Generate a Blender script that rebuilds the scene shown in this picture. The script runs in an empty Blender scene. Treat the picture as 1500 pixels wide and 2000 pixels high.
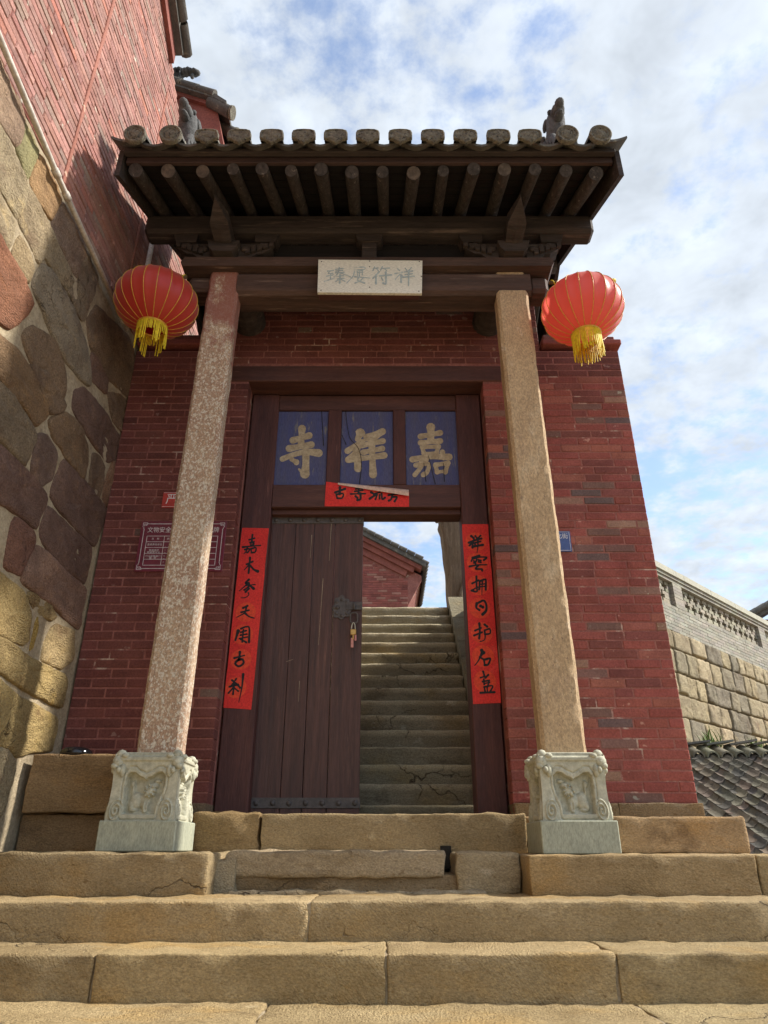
import bpy, math, random
import numpy as np
from mathutils import Vector, Matrix, noise as mn
random.seed(7); rng = np.random.default_rng(7)
R = math.radians
scene = bpy.context.scene
COL = scene.collection

# ------------------------------------------------------------------ camera, world, sun, exposure
FPX, PITCH = 1379.0, R(25.5)                     # focal length in photo pixels (1500x2000), upward tilt
cam_d = bpy.data.cameras.new('camera'); cam = bpy.data.objects.new('camera', cam_d); COL.objects.link(cam)
cam.location = (0, 0, 0); cam.rotation_euler = (R(90) + PITCH, 0, 0)
cam_d.sensor_width = 36; cam_d.lens = FPX / 2000 * 36; cam_d.clip_start = 0.05; cam_d.clip_end = 3000
scene.camera = cam
SUN_EL, SUN_AZ = R(41), R(86)                    # azimuth measured from +Y towards +X
world = bpy.data.worlds.new('World'); scene.world = world; world.use_nodes = True
def build_world():
    nt = world.node_tree; N = nt.nodes; L = nt.links; N.clear()
    out = N.new('ShaderNodeOutputWorld'); bg = N.new('ShaderNodeBackground'); L.new(bg.outputs[0], out.inputs[0])
    sky = N.new('ShaderNodeTexSky'); sky.sky_type = 'NISHITA'; sky.sun_disc = False
    sky.sun_elevation = SUN_EL; sky.sun_rotation = SUN_AZ; sky.altitude = 900; sky.dust_density = 1.2
    tc = N.new('ShaderNodeTexCoord'); sp = N.new('ShaderNodeSeparateXYZ'); L.new(tc.outputs['Generated'], sp.inputs[0])
    def m(op, a, b=None, c=None, clamp=False):
        n = N.new('ShaderNodeMath'); n.operation = op; n.use_clamp = clamp
        for i, v in enumerate((a, b, c)):
            if v is None: continue
            if isinstance(v, (int, float)): n.inputs[i].default_value = v
            else: L.new(v, n.inputs[i])
        return n.outputs[0]
    zz = m('MAXIMUM', sp.outputs[2], 0.0); den = m('ADD', zz, 0.16)
    cx = m('DIVIDE', sp.outputs[0], den); cy = m('DIVIDE', sp.outputs[1], den)
    cv = N.new('ShaderNodeCombineXYZ'); L.new(cx, cv.inputs[0]); L.new(cy, cv.inputs[1]); cv.inputs[2].default_value = 3.1
    def noise(scale, detail, rough, dist=0.0, off=0.0):
        mp = N.new('ShaderNodeMapping'); mp.inputs['Location'].default_value = (off, off * .7, 0); L.new(cv.outputs[0], mp.inputs[0])
        t = N.new('ShaderNodeTexNoise'); t.inputs['Scale'].default_value = scale; t.inputs['Detail'].default_value = detail
        t.inputs['Roughness'].default_value = rough; t.inputs['Distortion'].default_value = dist
        L.new(mp.outputs[0], t.inputs['Vector']); return t.outputs['Fac']
    big = noise(.8, 3, .5, .3, 4.3); mid = noise(6.0, 3, .5, .1, 1.7); fine = noise(17, 6, .6, .0, 9.1)
    s = m('ADD', m('MULTIPLY', big, .9), m('ADD', m('MULTIPLY', mid, .6), m('MULTIPLY', fine, .95)))
    mr = N.new('ShaderNodeMapRange'); mr.interpolation_type = 'SMOOTHSTEP'; L.new(s, mr.inputs[0])
    mr.inputs[1].default_value = .98; mr.inputs[2].default_value = 1.36; mr.inputs[3].default_value = .14; mr.inputs[4].default_value = .97
    # cloud light: brighter cores, greyer undersides
    sh = N.new('ShaderNodeMapRange'); L.new(noise(8, 4, .6, .2, 22.), sh.inputs[0])
    sh.inputs[1].default_value = .3; sh.inputs[2].default_value = .7; sh.inputs[3].default_value = 2.6; sh.inputs[4].default_value = 3.6
    cc = N.new('ShaderNodeVectorMath'); cc.operation = 'SCALE'; cc.inputs[0].default_value = (.885, .965, 1.06); L.new(sh.outputs[0], cc.inputs['Scale'])
    mix = N.new('ShaderNodeMix'); mix.data_type = 'RGBA'; L.new(mr.outputs[0], mix.inputs['Factor'])
    sb = N.new('ShaderNodeVectorMath'); sb.operation = 'MULTIPLY'; L.new(sky.outputs[0], sb.inputs[0]); sb.inputs[1].default_value = (1.0, 1.0, 1.0)
    L.new(sb.outputs[0], mix.inputs['A']); L.new(cc.outputs[0], mix.inputs['B'])
    L.new(mix.outputs['Result'], bg.inputs[0]); bg.inputs[1].default_value = 0.10
build_world()
sun_d = bpy.data.lights.new('sun', 'SUN'); sun = bpy.data.objects.new('sun', sun_d); COL.objects.link(sun)
sun_d.energy = 2.3; sun_d.angle = R(3.0); sun_d.color = (1, .95, .86)
sdir = Vector((math.sin(SUN_AZ) * math.cos(SUN_EL), math.cos(SUN_AZ) * math.cos(SUN_EL), math.sin(SUN_EL)))
sun.rotation_euler = sdir.to_track_quat('Z', 'Y').to_euler(); sun.location = (20, 2, 20)
vs = scene.view_settings; vs.view_transform = 'Standard'; vs.look = 'None'; vs.exposure = 1.56; vs.gamma = 1
scene.render.resolution_x = 768; scene.render.resolution_y = 1024
scene.render.engine = 'CYCLES'

# ------------------------------------------------------------------ pixels of the photograph -> points on known planes
_c, _s = math.cos(PITCH), math.sin(PITCH)
def ray(px, py):
    a = (px - 750) / FPX; b = (1000 - py) / FPX
    return (a, _c - b * _s, _s + b * _c)
def atY(px, py, Y): r = ray(px, py); k = Y / r[1]; return (r[0] * k, Y, r[2] * k)
def atX(px, py, X): r = ray(px, py); k = X / r[0]; return (X, r[1] * k, r[2] * k)

# ------------------------------------------------------------------ materials
MATS = {}
def pmat(name, c1, c2, scale=3.0, stretch=(1, 1, 1), rough=.85, bump=.3, bscale=None, speck=None, attr=False, c3=None, spec=.25, fine=40.0, zred=None, grain=(.72, 1.22), soft=.07, layers=(), chisel=0., crack=0., detail=6, bdist=.012):
    """procedural: two-tone noise, optional third tone in patches, fine grain, bump; attr multiplies by vertex colour 'Col'"""
    m = bpy.data.materials.new(name); m.use_nodes = True; nt = m.node_tree; N = nt.nodes; L = nt.links
    b = N['Principled BSDF']; b.inputs['Roughness'].default_value = rough; b.inputs['Specular IOR Level'].default_value = spec
    g = N.new('ShaderNodeNewGeometry'); mp = N.new('ShaderNodeMapping'); mp.inputs['Scale'].default_value = stretch; L.new(g.outputs['Position'], mp.inputs[0])
    def nz(sc, det=detail, ro=.6, off=0):
        t = N.new('ShaderNodeTexNoise'); t.inputs['Scale'].default_value = sc; t.inputs['Detail'].default_value = det; t.inputs['Roughness'].default_value = ro
        if off:
            q = N.new('ShaderNodeMapping'); q.inputs['Location'].default_value = (off, off, off); L.new(mp.outputs[0], q.inputs[0]); L.new(q.outputs[0], t.inputs['Vector'])
        else: L.new(mp.outputs[0], t.inputs['Vector'])
        return t.outputs['Fac']
    def mixc(f, A, B, typ='MIX'):
        x = N.new('ShaderNodeMix'); x.data_type = 'RGBA'; x.blend_type = typ
        if isinstance(f, float): x.inputs['Factor'].default_value = f
        else: L.new(f, x.inputs['Factor'])
        for k, v in (('A', A), ('B', B)):
            if isinstance(v, tuple): x.inputs[k].default_value = (*v, 1)
            else: L.new(v, x.inputs[k])
        return x.outputs['Result']
    def rng_(f, a, bb, lo=0., hi=1.):
        r = N.new('ShaderNodeMapRange'); L.new(f, r.inputs[0]); r.inputs[1].default_value = a; r.inputs[2].default_value = bb; r.inputs[3].default_value = lo; r.inputs[4].default_value = hi
        return r.outputs[0]
    col = mixc(rng_(nz(scale), .32, .68), c1, c2)
    if c3 is not None:
        cc, thr, sc3 = c3; col = mixc(rng_(nz(sc3, 8, .65, 13.7), thr, thr + soft), col, cc)
    for li, (lc, lthr, lsc, lsoft, lmax) in enumerate(layers):   # stains, salt bloom, ochre patches
        col = mixc(rng_(nz(lsc, 7, .62, 41. + 17 * li), lthr, lthr + lsoft, 0., lmax), col, lc)
    gr = rng_(nz(fine, 3, .7, 5.1), .28, .72, *grain)
    cg = N.new('ShaderNodeVectorMath'); cg.operation = 'SCALE'; L.new(col, cg.inputs[0]); L.new(gr, cg.inputs['Scale']); col = cg.outputs[0]
    if speck is not None:
        sc, thr, cs = speck; col = mixc(rng_(nz(sc, 2, .5, 31.), thr, thr + .05), col, cs)
    if zred is not None:                                   # old paint surviving towards the top, broken by wear
        zlo, zhi, cz = zred; sz = N.new('ShaderNodeSeparateXYZ'); L.new(g.outputs['Position'], sz.inputs[0])
        f = N.new('ShaderNodeMath'); f.operation = 'MULTIPLY_ADD'; L.new(nz(5, 8, .7, 3.3), f.inputs[0]); f.inputs[1].default_value = 1.5; L.new(rng_(sz.outputs[2], zlo, zhi, -.55, .2), f.inputs[2])
        col = mixc(rng_(f.outputs[0], .52, .72, 0., .85), col, cz)
    if attr:
        a = N.new('ShaderNodeAttribute'); a.attribute_name = 'Col'; col = mixc(1.0, col, a.outputs['Color'], 'MULTIPLY')
    L.new(col, b.inputs['Base Color'])
    h1 = nz(bscale or scale * 4, 8, .68, 2.2); h2 = nz((bscale or scale * 4) * 6, 4, .7, 7.)
    ad = N.new('ShaderNodeMath'); ad.operation = 'MULTIPLY_ADD'; L.new(h2, ad.inputs[0]); ad.inputs[1].default_value = .35; L.new(h1, ad.inputs[2])
    hsum = ad.outputs[0]
    if chisel:                                             # tooling marks: slanting, wandering grooves, stronger in patches
        rt = N.new('ShaderNodeMapping'); rt.inputs['Rotation'].default_value = (.5, .65, .4); L.new(g.outputs['Position'], rt.inputs[0])
        wv = N.new('ShaderNodeTexWave'); wv.inputs['Scale'].default_value = 22; wv.inputs['Distortion'].default_value = 9.; wv.inputs['Detail'].default_value = 4; wv.inputs['Detail Scale'].default_value = 1.6; L.new(rt.outputs[0], wv.inputs['Vector'])
        f = N.new('ShaderNodeMath'); f.operation = 'MULTIPLY'; L.new(wv.outputs['Fac'], f.inputs[0]); L.new(rng_(nz(2.2, 3, .5, 77.), .40, .62, .1 * chisel, chisel), f.inputs[1])
        f2 = N.new('ShaderNodeMath'); L.new(f.outputs[0], f2.inputs[0]); L.new(hsum, f2.inputs[1]); hsum = f2.outputs[0]
    if crack:                                              # a few hairline cracks
        vo = N.new('ShaderNodeTexVoronoi'); vo.feature = 'DISTANCE_TO_EDGE'; vo.inputs['Scale'].default_value = crack
        wp = N.new('ShaderNodeVectorMath'); wp.operation = 'ADD'; nn_ = N.new('ShaderNodeTexNoise'); nn_.inputs['Scale'].default_value = 5; nn_.inputs['Detail'].default_value = 5; L.new(g.outputs['Position'], nn_.inputs['Vector'])
        sc_ = N.new('ShaderNodeVectorMath'); sc_.operation = 'SCALE'; sc_.inputs['Scale'].default_value = .35; L.new(nn_.outputs['Color'], sc_.inputs[0]); L.new(g.outputs['Position'], wp.inputs[0]); L.new(sc_.outputs[0], wp.inputs[1]); L.new(wp.outputs[0], vo.inputs['Vector'])
        ck = rng_(vo.outputs['Distance'], .0, .0045, .8, 0.); msk = N.new('ShaderNodeMath'); msk.operation = 'MULTIPLY'; L.new(ck, msk.inputs[0]); L.new(rng_(nz(1.3, 2, .5, 60.), .52, .60), msk.inputs[1])
        f3 = N.new('ShaderNodeMath'); f3.operation = 'SUBTRACT'; L.new(hsum, f3.inputs[0]); L.new(msk.outputs[0], f3.inputs[1]); hsum = f3.outputs[0]
        old = b.inputs['Base Color'].links[0].from_socket; L.new(mixc(msk.outputs[0], old, (.07, .05, .035)), b.inputs['Base Color'])
    bp = N.new('ShaderNodeBump'); bp.inputs['Strength'].default_value = bump; bp.inputs['Distance'].default_value = bdist; L.new(hsum, bp.inputs['Height']); L.new(bp.outputs[0], b.inputs['Normal'])
    MATS[name] = m; return m
W1 = (1, 1, 1)
pmat('brick', (.76, .74, .74), (1.14, 1.14, 1.14), 3.2, rough=.85, bump=.9, bscale=30, attr=True, c3=((1.26, 1.32, 1.28), .60, 8), soft=.16, fine=60, speck=(13, .70, (1.6, 2.6, 2.6)), grain=(.74, 1.24))
pmat('mortar', (.36, .145, .115), (.24, .088, .070), 5, bump=.5, bscale=40, c3=((.50, .35, .28), .58, 4))
pmat('pale_mortar', (.50, .41, .275), (.36, .28, .18), 6, bump=1.0, bscale=26, bdist=.02, c3=((.26, .20, .13), .64, 5))
pmat('sandstone', (.74, .70, .68), (1.18, 1.13, 1.06), 3.0, bump=1.0, bscale=15, attr=True, c3=((1.30, 1.24, 1.15), .54, 2.6), soft=.2, fine=75, bdist=.05, speck=(45, .68, (.58, .52, .48)), grain=(.58, 1.38), layers=(((.60, .50, .47), .56, 3.3, .12, .8), ((1.45, 1.30, 1.0), .60, 3.9, .10, .7)), chisel=.12, crack=1.3)
pmat('step_stone', (.76, .71, .62), (1.14, 1.11, 1.06), 2.0, stretch=(.7, 1, 1.2), bump=1.0, bscale=24, attr=True, c3=((1.26, 1.24, 1.20), .50, 1.7), soft=.22, fine=95, bdist=.032, speck=(32, .69, (.66, .58, .48)), grain=(.62, 1.32), layers=(((1.10, .92, .62), .53, 2.4, .14, .7), ((.52, .47, .42), .58, 3.1, .10, .7), ((1.55, 1.62, 1.75), .66, 4.5, .05, .6)), chisel=.10, crack=.8)
pmat('column_stone', (.54, .385, .225), (.43, .295, .17), 3.0, layers=(((.36, .25, .17), .58, 3.5, .12, .6), ((.62, .50, .36), .62, 7, .08, .7)), chisel=.08, stretch=(1, 1, .55), bump=.9, bscale=34, fine=80, c3=((.60, .47, .31), .55, 5), soft=.2, grain=(.62, 1.36), speck=(50, .69, (.27, .18, .12)))
pmat('column_paint', (.50, .36, .24), (.38, .23, .155), 3.0, stretch=(1, 1, .7), bump=1.0, bscale=40, fine=75, c3=((.62, .53, .41), .52, 40), speck=(75, .58, (.68, .61, .51)), zred=(2.6, 5.4, (.30, .11, .085)), grain=(.55, 1.4))
pmat('carved_stone', (.50, .48, .37), (.42, .405, .30), 5, bump=.3, bscale=30, fine=30, rough=.8)
pmat('plinth_stone', (.40, .41, .31), (.33, .34, .26), 6, stretch=(3, 3, 1), bump=.15, bscale=30, fine=36, rough=.75)
pmat('timber', (.072, .054, .047), (.036, .028, .025), 6, stretch=(.25, 3, 3), bump=.7, bscale=12, rough=.8, c3=((.12, .088, .072), .58, 6))
pmat('rafter_wood', (.088, .072, .064), (.034, .028, .026), 8, stretch=(4, .4, 4), bump=.8, bscale=12, rough=.8, c3=((.19, .155, .13), .60, 9))
pmat('rafter_end_wood', (.15, .115, .09), (.05, .04, .035), 14, bump=.5, bscale=20)
pmat('frame_wood', (.105, .038, .030), (.062, .023, .020), 5, stretch=(3, 3, .3), bump=.4, bscale=12, rough=.6, c3=((.17, .075, .06), .62, 7), spec=.35)
pmat('rail_wood', (.115, .046, .034), (.066, .027, .022), 5, stretch=(.3, 3, 3), bump=.4, bscale=12, rough=.6, c3=((.18, .09, .07), .64, 7), spec=.35)
pmat('door_wood', (.110, .050, .039), (.060, .029, .024), 5, stretch=(4, 4, .22), bump=.5, bscale=12, rough=.55, c3=((.15, .072, .052), .60, 6), spec=.4, soft=.12, layers=(((.055, .030, .026), .56, 2.6, .1, .7),))
pmat('blue_paint', (.075, .085, .21), (.10, .10, .17), 7, stretch=(2.2, 2.2, .35), bump=.5, bscale=14, fine=60, c3=((.19, .18, .19), .60, 11), rough=.75)
pmat('gilt_char', (.50, .41, .28), (.36, .28, .18), 14, bump=.4, bscale=40, c3=((.20, .16, .14), .64, 26))
pmat('tile_grey', (.155, .14, .12), (.085, .078, .07), 6, bump=.7, bscale=22, fine=50, c3=((.27, .24, .18), .60, 9))
pmat('tile_roof', (.85, .84, .80), (1.15, 1.12, 1.05), 7, bump=.6, bscale=24, fine=50, attr=True, c3=((1.5, 1.45, 1.3), .64, 9))
pmat('tile_end_stone', (.30, .27, .20), (.17, .15, .12), 26, bump=1.0, bscale=34, fine=60, bdist=.035, c3=((.075, .07, .062), .55, 38))
pmat('grey_stone_figure', (.15, .145, .14), (.075, .075, .075), 12, bump=.9, bscale=22, bdist=.02)
pmat('iron', (.105, .088, .080), (.062, .052, .048), 12, rough=.55, bump=.4, bscale=40, spec=.5, c3=((.10, .075, .06), .62, 14))
pmat('paper_red', (.74, .045, .034), (.64, .030, .024), 2.5, rough=.6, bump=.6, bscale=5, fine=60, bdist=.006, c3=((.78, .10, .075), .62, 4), soft=.2)
pmat('paper_back', (.70, .50, .40), (.62, .42, .34), 9, rough=.8, bump=.2)
pmat('sun_orange', (.76, .085, .032), (.74, .06, .028), 22, rough=.6, bump=.1)
pmat('ink', (.012, .012, .012), (.02, .019, .018), 20, rough=.5, bump=.1)
pmat('plaque_white', (.82, .79, .68), (.76, .73, .62), 4, rough=.5, bump=.12, bscale=9, stretch=(1, 1, 3), c3=((.80, .62, .52), .70, 3))
pmat('plaque_ink', (.50, .57, .55), (.36, .43, .44), 12, rough=.7, bump=.1, c3=((.66, .66, .58), .56, 9))
pmat('sign_maroon', (.185, .026, .048), (.165, .022, .042), 5, rough=.35, bump=.05, spec=.5)
pmat('sign_red', (.52, .065, .052), (.46, .055, .045), 5, rough=.5, bump=.05)
pmat('sign_blue', (.055, .09, .26), (.05, .08, .24), 5, rough=.35, bump=.05, spec=.5)
pmat('sign_white', (.80, .77, .77), (.76, .73, .73), 9, rough=.5, bump=.05)
pmat('pipe_white', (.60, .55, .48), (.48, .42, .36), 7, rough=.5, bump=.15, spec=.4)
pmat('gold_thread', (.70, .40, .05), (.60, .32, .04), 9, rough=.35, bump=.1, spec=.5)
pmat('tassel_yellow', (.80, .62, .03), (.66, .48, .02), 20, rough=.6, bump=.1)
pmat('pole_wood', (.20, .13, .05), (.09, .06, .04), 9, stretch=(6, 1, 1), bump=.3)
pmat('black_glaze', (.006, .007, .008), (.010, .010, .012), 6, rough=.12, bump=.05, spec=.6)
pmat('brass', (.55, .33, .10), (.40, .22, .06), 20, rough=.35, bump=.1, spec=.6); MATS['brass'].node_tree.nodes['Principled BSDF'].inputs['Metallic'].default_value = .7
pmat('pink_tape', (.60, .28, .24), (.5, .22, .2), 20, rough=.6, bump=.1)
pmat('weathered_wood', (.34, .26, .18), (.20, .145, .10), 5, stretch=(5, 5, .45), bump=1.0, bscale=7, bdist=.03, fine=30, c3=((.085, .06, .042), .62, 4))
pmat('wall_plaster_dark', (.10, .055, .045), (.075, .04, .035), 4, bump=.4)
pmat('fascia_wood', (.075, .044, .036), (.045, .028, .025), 6, stretch=(.3, 3, 3), bump=.4, bscale=10)
pmat('beam_wood', (.115, .068, .052), (.060, .038, .031), 5, stretch=(.25, 3, 3), bump=.7, bscale=12, rough=.75, c3=((.19, .13, .10), .60, 6))
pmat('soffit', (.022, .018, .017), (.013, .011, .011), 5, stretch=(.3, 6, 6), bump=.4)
pmat('ground', (.30, .24, .16), (.22, .18, .125), .7, bump=.5, bscale=6, c3=((.36, .31, .23), .6, 2))
pmat('terrace_mat', (.25, .22, .16), (.19, .165, .12), 1.2, bump=.5, bscale=8)
pmat('grey_brick', (.36, .33, .26), (.27, .25, .21), 5, bump=.5, bscale=22, c3=((.46, .42, .33), .62, 4), attr=True)
pmat('coping', (.48, .46, .37), (.40, .38, .31), 3, bump=.3, bscale=14)
pmat('leaf', (.10, .17, .03), (.16, .22, .05), 14, rough=.6, bump=.1)
pmat('red_trim', (.30, .10, .075), (.20, .065, .05), 4, bump=.5, bscale=14)
pmat('dark_fill', (.02, .017, .013), (.03, .025, .02), 9, bump=.5)
def lantern_mat(name, base, trans, tw):
    m = bpy.data.materials.new(name); m.use_nodes = True; N = m.node_tree.nodes; L = m.node_tree.links
    b = N['Principled BSDF']; b.inputs['Base Color'].default_value = (*base, 1); b.inputs['Roughness'].default_value = .38
    b.inputs['Sheen Weight'].default_value = .3
    tr = N.new('ShaderNodeBsdfTranslucent'); tr.inputs[0].default_value = (*trans, 1)
    mx = N.new('ShaderNodeMixShader'); mx.inputs[0].default_value = tw
    L.new(b.outputs[0], mx.inputs[1]); L.new(tr.outputs[0], mx.inputs[2]); L.new(mx.outputs[0], N['Material Output'].inputs[0])
    MATS[name] = m
lantern_mat('lantern_cloth', (.56, .045, .028), (.80, .06, .04), .34); lantern_mat('sunlit_lantern_cloth', (.70, .17, .13), (.90, .16, .13), .5)  # second cloth is a paler copy: sun and sky sheen put into its colour

# ------------------------------------------------------------------ mesh helpers
class G:
    def __init__(s): s.v = []; s.f = []; s.c = []
    def add(s, vs, fs, col=(1, 1, 1)):
        o = len(s.v); s.v += [tuple(map(float, p)) for p in vs]; s.f += [tuple(i + o for i in f) for f in fs]; s.c += [col] * len(vs); return s
    def box(s, x0, x1, y0, y1, z0, z1, col=(1, 1, 1)):
        return s.hexa([(x0, y0, z0), (x1, y0, z0), (x1, y1, z0), (x0, y1, z0), (x0, y0, z1), (x1, y0, z1), (x1, y1, z1), (x0, y1, z1)], col)
    def hexa(s, p, col=(1, 1, 1)):
        return s.add(p, [(3, 2, 1, 0), (4, 5, 6, 7), (0, 1, 5, 4), (1, 2, 6, 5), (2, 3, 7, 6), (3, 0, 4, 7)], col)
    def cbox(s, x0, x1, y0, y1, z0, z1, b=.01, col=(1, 1, 1)):
        """box with every edge chamfered"""
        vs = []; idx = {}
        X = (x0, x1); Y = (y0, y1); Z = (z0, z1)
        for i in (0, 1):
            for j in (0, 1):
                for k in (0, 1):
                    sx, sy, sz = (1, -1)[i], (1, -1)[j], (1, -1)[k]
                    for a in range(3):
                        idx[i, j, k, a] = len(vs)
                        vs.append((X[i] + (sx * b if a != 0 else 0), Y[j] + (sy * b if a != 1 else 0), Z[k] + (sz * b if a != 2 else 0)))
        fs = []
        q = lambda a, *c: tuple(idx[(*t, a)] for t in c)
        fs += [q(0, (0, 0, 0), (0, 0, 1), (0, 1, 1), (0, 1, 0)), q(0, (1, 0, 0), (1, 1, 0), (1, 1, 1), (1, 0, 1)),
               q(1, (0, 0, 0), (1, 0, 0), (1, 0, 1), (0, 0, 1)), q(1, (0, 1, 0), (0, 1, 1), (1, 1, 1), (1, 1, 0)),
               q(2, (0, 0, 0), (0, 1, 0), (1, 1, 0), (1, 0, 0)), q(2, (0, 0, 1), (1, 0, 1), (1, 1, 1), (0, 1, 1))]
        for i in (0, 1):
            for j in (0, 1):
                for k in (0, 1): fs.append((idx[i, j, k, 0], idx[i, j, k, 1], idx[i, j, k, 2]))
        for j in (0, 1):
            for k in (0, 1): fs.append((idx[0, j, k, 1], idx[0, j, k, 2], idx[1, j, k, 2], idx[1, j, k, 1]))
        for i in (0, 1):
            for k in (0, 1): fs.append((idx[i, 0, k, 0], idx[i, 0, k, 2], idx[i, 1, k, 2], idx[i, 1, k, 0]))
        for i in (0, 1):
            for j in (0, 1): fs.append((idx[i, j, 0, 0], idx[i, j, 0, 1], idx[i, j, 1, 1], idx[i, j, 1, 0]))
        return s.add(vs, fs, col)
    def tube(s, pts, rad, n=8, cap=True, col=(1, 1, 1)):
        pts = [Vector(p) for p in pts]; rad = rad if isinstance(rad, (list, tuple)) else [rad] * len(pts)
        vs = []; fs = []; up = Vector((0, 0, 1)); prev = None
        for i, p in enumerate(pts):
            t = (pts[min(i + 1, len(pts) - 1)] - pts[max(i - 1, 0)]).normalized()
            a = prev if prev is not None else (up if abs(t.z) < .9 else Vector((1, 0, 0)))
            a = (a - t * a.dot(t)).normalized(); prev = a; b = t.cross(a)
            for k in range(n):
                th = 2 * math.pi * k / n; vs.append(p + (a * math.cos(th) + b * math.sin(th)) * rad[i])
        for i in range(len(pts) - 1):
            for k in range(n): fs.append((i * n + k, i * n + (k + 1) % n, (i + 1) * n + (k + 1) % n, (i + 1) * n + k))
        if cap: fs.append(tuple(range(n))[::-1]); fs.append(tuple((len(pts) - 1) * n + k for k in range(n)))
        return s.add(vs, fs, col)
    def grid(s, P, col=(1, 1, 1), closed=False):
        h, w = P.shape[:2]; fs = []
        for i in range(h - 1):
            for j in range(w if closed else w - 1): fs.append((i * w + j, i * w + (j + 1) % w, (i + 1) * w + (j + 1) % w, (i + 1) * w + j))
        return s.add(P.reshape(-1, 3).tolist(), fs, col)
    def ball(s, c, r, n=10, col=(1, 1, 1)):
        r = r if isinstance(r, tuple) else (r, r, r); P = np.zeros((n // 2 + 1, n, 3))
        for i in range(n // 2 + 1):
            a = math.pi * i / (n // 2)
            for j in range(n):
                t = 2 * math.pi * j / n; P[i, j] = (c[0] + r[0] * math.sin(a) * math.cos(t), c[1] + r[1] * math.sin(a) * math.sin(t), c[2] - r[2] * math.cos(a))
        return s.grid(P, col, True)
    def rough(s, x0, x1, y0, y1, z0, z1, r=.03, amp=.012, cell=.08, freq=5., seed=0, col=(1, 1, 1), amp2=None):
        """worn stone block: rounded box, uneven all over"""
        h = np.array([(x1 - x0) / 2, (y1 - y0) / 2, (z1 - z0) / 2]); c = np.array([(x0 + x1) / 2, (y0 + y1) / 2, (z0 + z1) / 2])
        r = min(r, h.min() * .95); nn = [max(2, int(round(2 * q / cell))) for q in h]
        def axis(k):
            q = np.linspace(-h[k], h[k], nn[k] + 1); e = r * .3
            return np.unique(np.round(np.concatenate([q[(abs(q) < h[k] - r * 1.1)], [-h[k], -h[k] + e, -h[k] + r, h[k] - r, h[k] - e, h[k]]]), 5))
        ax = [axis(k) for k in range(3)]; ids = {}; vs = []; fs = []
        def vid(p):
            key = tuple(np.round(p, 4))
            if key in ids: return ids[key]
            p = np.array(p); inn = np.clip(p, -(h - r), h - r); d = p - inn; L = np.linalg.norm(d)
            nrm = d / L; q = inn + r * nrm + c
            v = Vector(q * freq) + Vector((seed * 3.7, seed * 1.3, seed * 5.1))
            a = amp * mn.noise(v) + amp * .6 * mn.noise(v * 2.7) + amp * .35 * mn.noise(v * 6.1)
            if amp2: a += amp2 * mn.noise(Vector(q * 1.3) + Vector((seed, 0, 0)))
            ids[key] = len(vs); vs.append(q + nrm * a); return ids[key]
        for k in range(3):
            a, b = [q for q in range(3) if q != k]
            for sgn in (-1, 1):
                for i in range(len(ax[a]) - 1):
                    for j in range(len(ax[b]) - 1):
                        cs = []
                        for (u, w) in ((i, j), (i + 1, j), (i + 1, j + 1), (i, j + 1)):
                            p = [0, 0, 0]; p[k] = sgn * h[k]; p[a] = ax[a][u]; p[b] = ax[b][w]; cs.append(vid(p))
                        if (sgn > 0) != (k == 1): pass
                        else: cs = cs[::-1]
                        if len(set(cs)) > 2: fs.append(tuple(dict.fromkeys(cs)))
        return s.add(vs, fs, col)
    def build(s, name, mat, parent=None, smooth=False, col=False, bevel=None, sharp=None):
        me = bpy.data.meshes.new(name); me.from_pydata(s.v, [], s.f); me.validate()
        me.materials.append(MATS[mat])
        a = me.color_attributes.new('Col', 'FLOAT_COLOR', 'POINT')
        cs = np.ones((len(s.v), 4), np.float32); cs[:, :3] = np.array(s.c, np.float32).reshape(-1, 3); a.data.foreach_set('color', cs.ravel())
        if smooth:
            me.polygons.foreach_set('use_smooth', [True] * len(me.polygons))
            if sharp: me.set_sharp_from_angle(angle=R(sharp))
        o = bpy.data.objects.new(name, me); COL.objects.link(o)
        if parent is not None: attach(o, parent)
        return o
ROOTLOC = {}
def attach(o, parent):
    o.parent = parent
    l = ROOTLOC.get(parent.name)
    if l is not None: o.matrix_parent_inverse = Matrix.Translation(-Vector(l))
def tag(o, label=None, cat=None, group=None, kind=None):
    if label: o['label'] = label
    if cat: o['category'] = cat
    if group: o['group'] = group
    if kind: o['kind'] = kind
    return o
def thing(name, loc, label=None, cat=None, group=None, kind=None):
    o = bpy.data.objects.new(name, None); COL.objects.link(o); o.location = loc; o.empty_display_size = .2
    ROOTLOC[o.name] = loc; return tag(o, label, cat, group, kind)
def jit(c, a=.12):
    k = 1 + random.uniform(-a, a); return tuple(max(0, q * k * (1 + random.uniform(-a * .25, a * .25))) for q in c)
def prism(g, poly, axis, a, b, col=(1, 1, 1)):
    """polygon (list of 2-tuples) extruded along an axis"""
    n = len(poly)
    def P(p, t): return {'x': (t, p[0], p[1]), 'y': (p[0], t, p[1]), 'z': (p[0], p[1], t)}[axis]
    g.add([P(p, a) for p in poly] + [P(p, b) for p in poly],
          [tuple(range(n)), tuple(range(2 * n - 1, n - 1, -1))] + [(i, i + n, (i + 1) % n + n, (i + 1) % n) for i in range(n)], col); return g

# ================================================================== SETTING
GZ = -1.62
XW = -2.51            # face of the left-hand wall
YW = 5.75             # face of the gate wall
STEP = (.475, .365, .205)
tag(G().add([(-900, -900, GZ), (900, -900, GZ), (900, 900, GZ), (-900, 900, GZ)], [(0, 1, 2, 3)]).build('ground', 'ground'), kind='structure')

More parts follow.
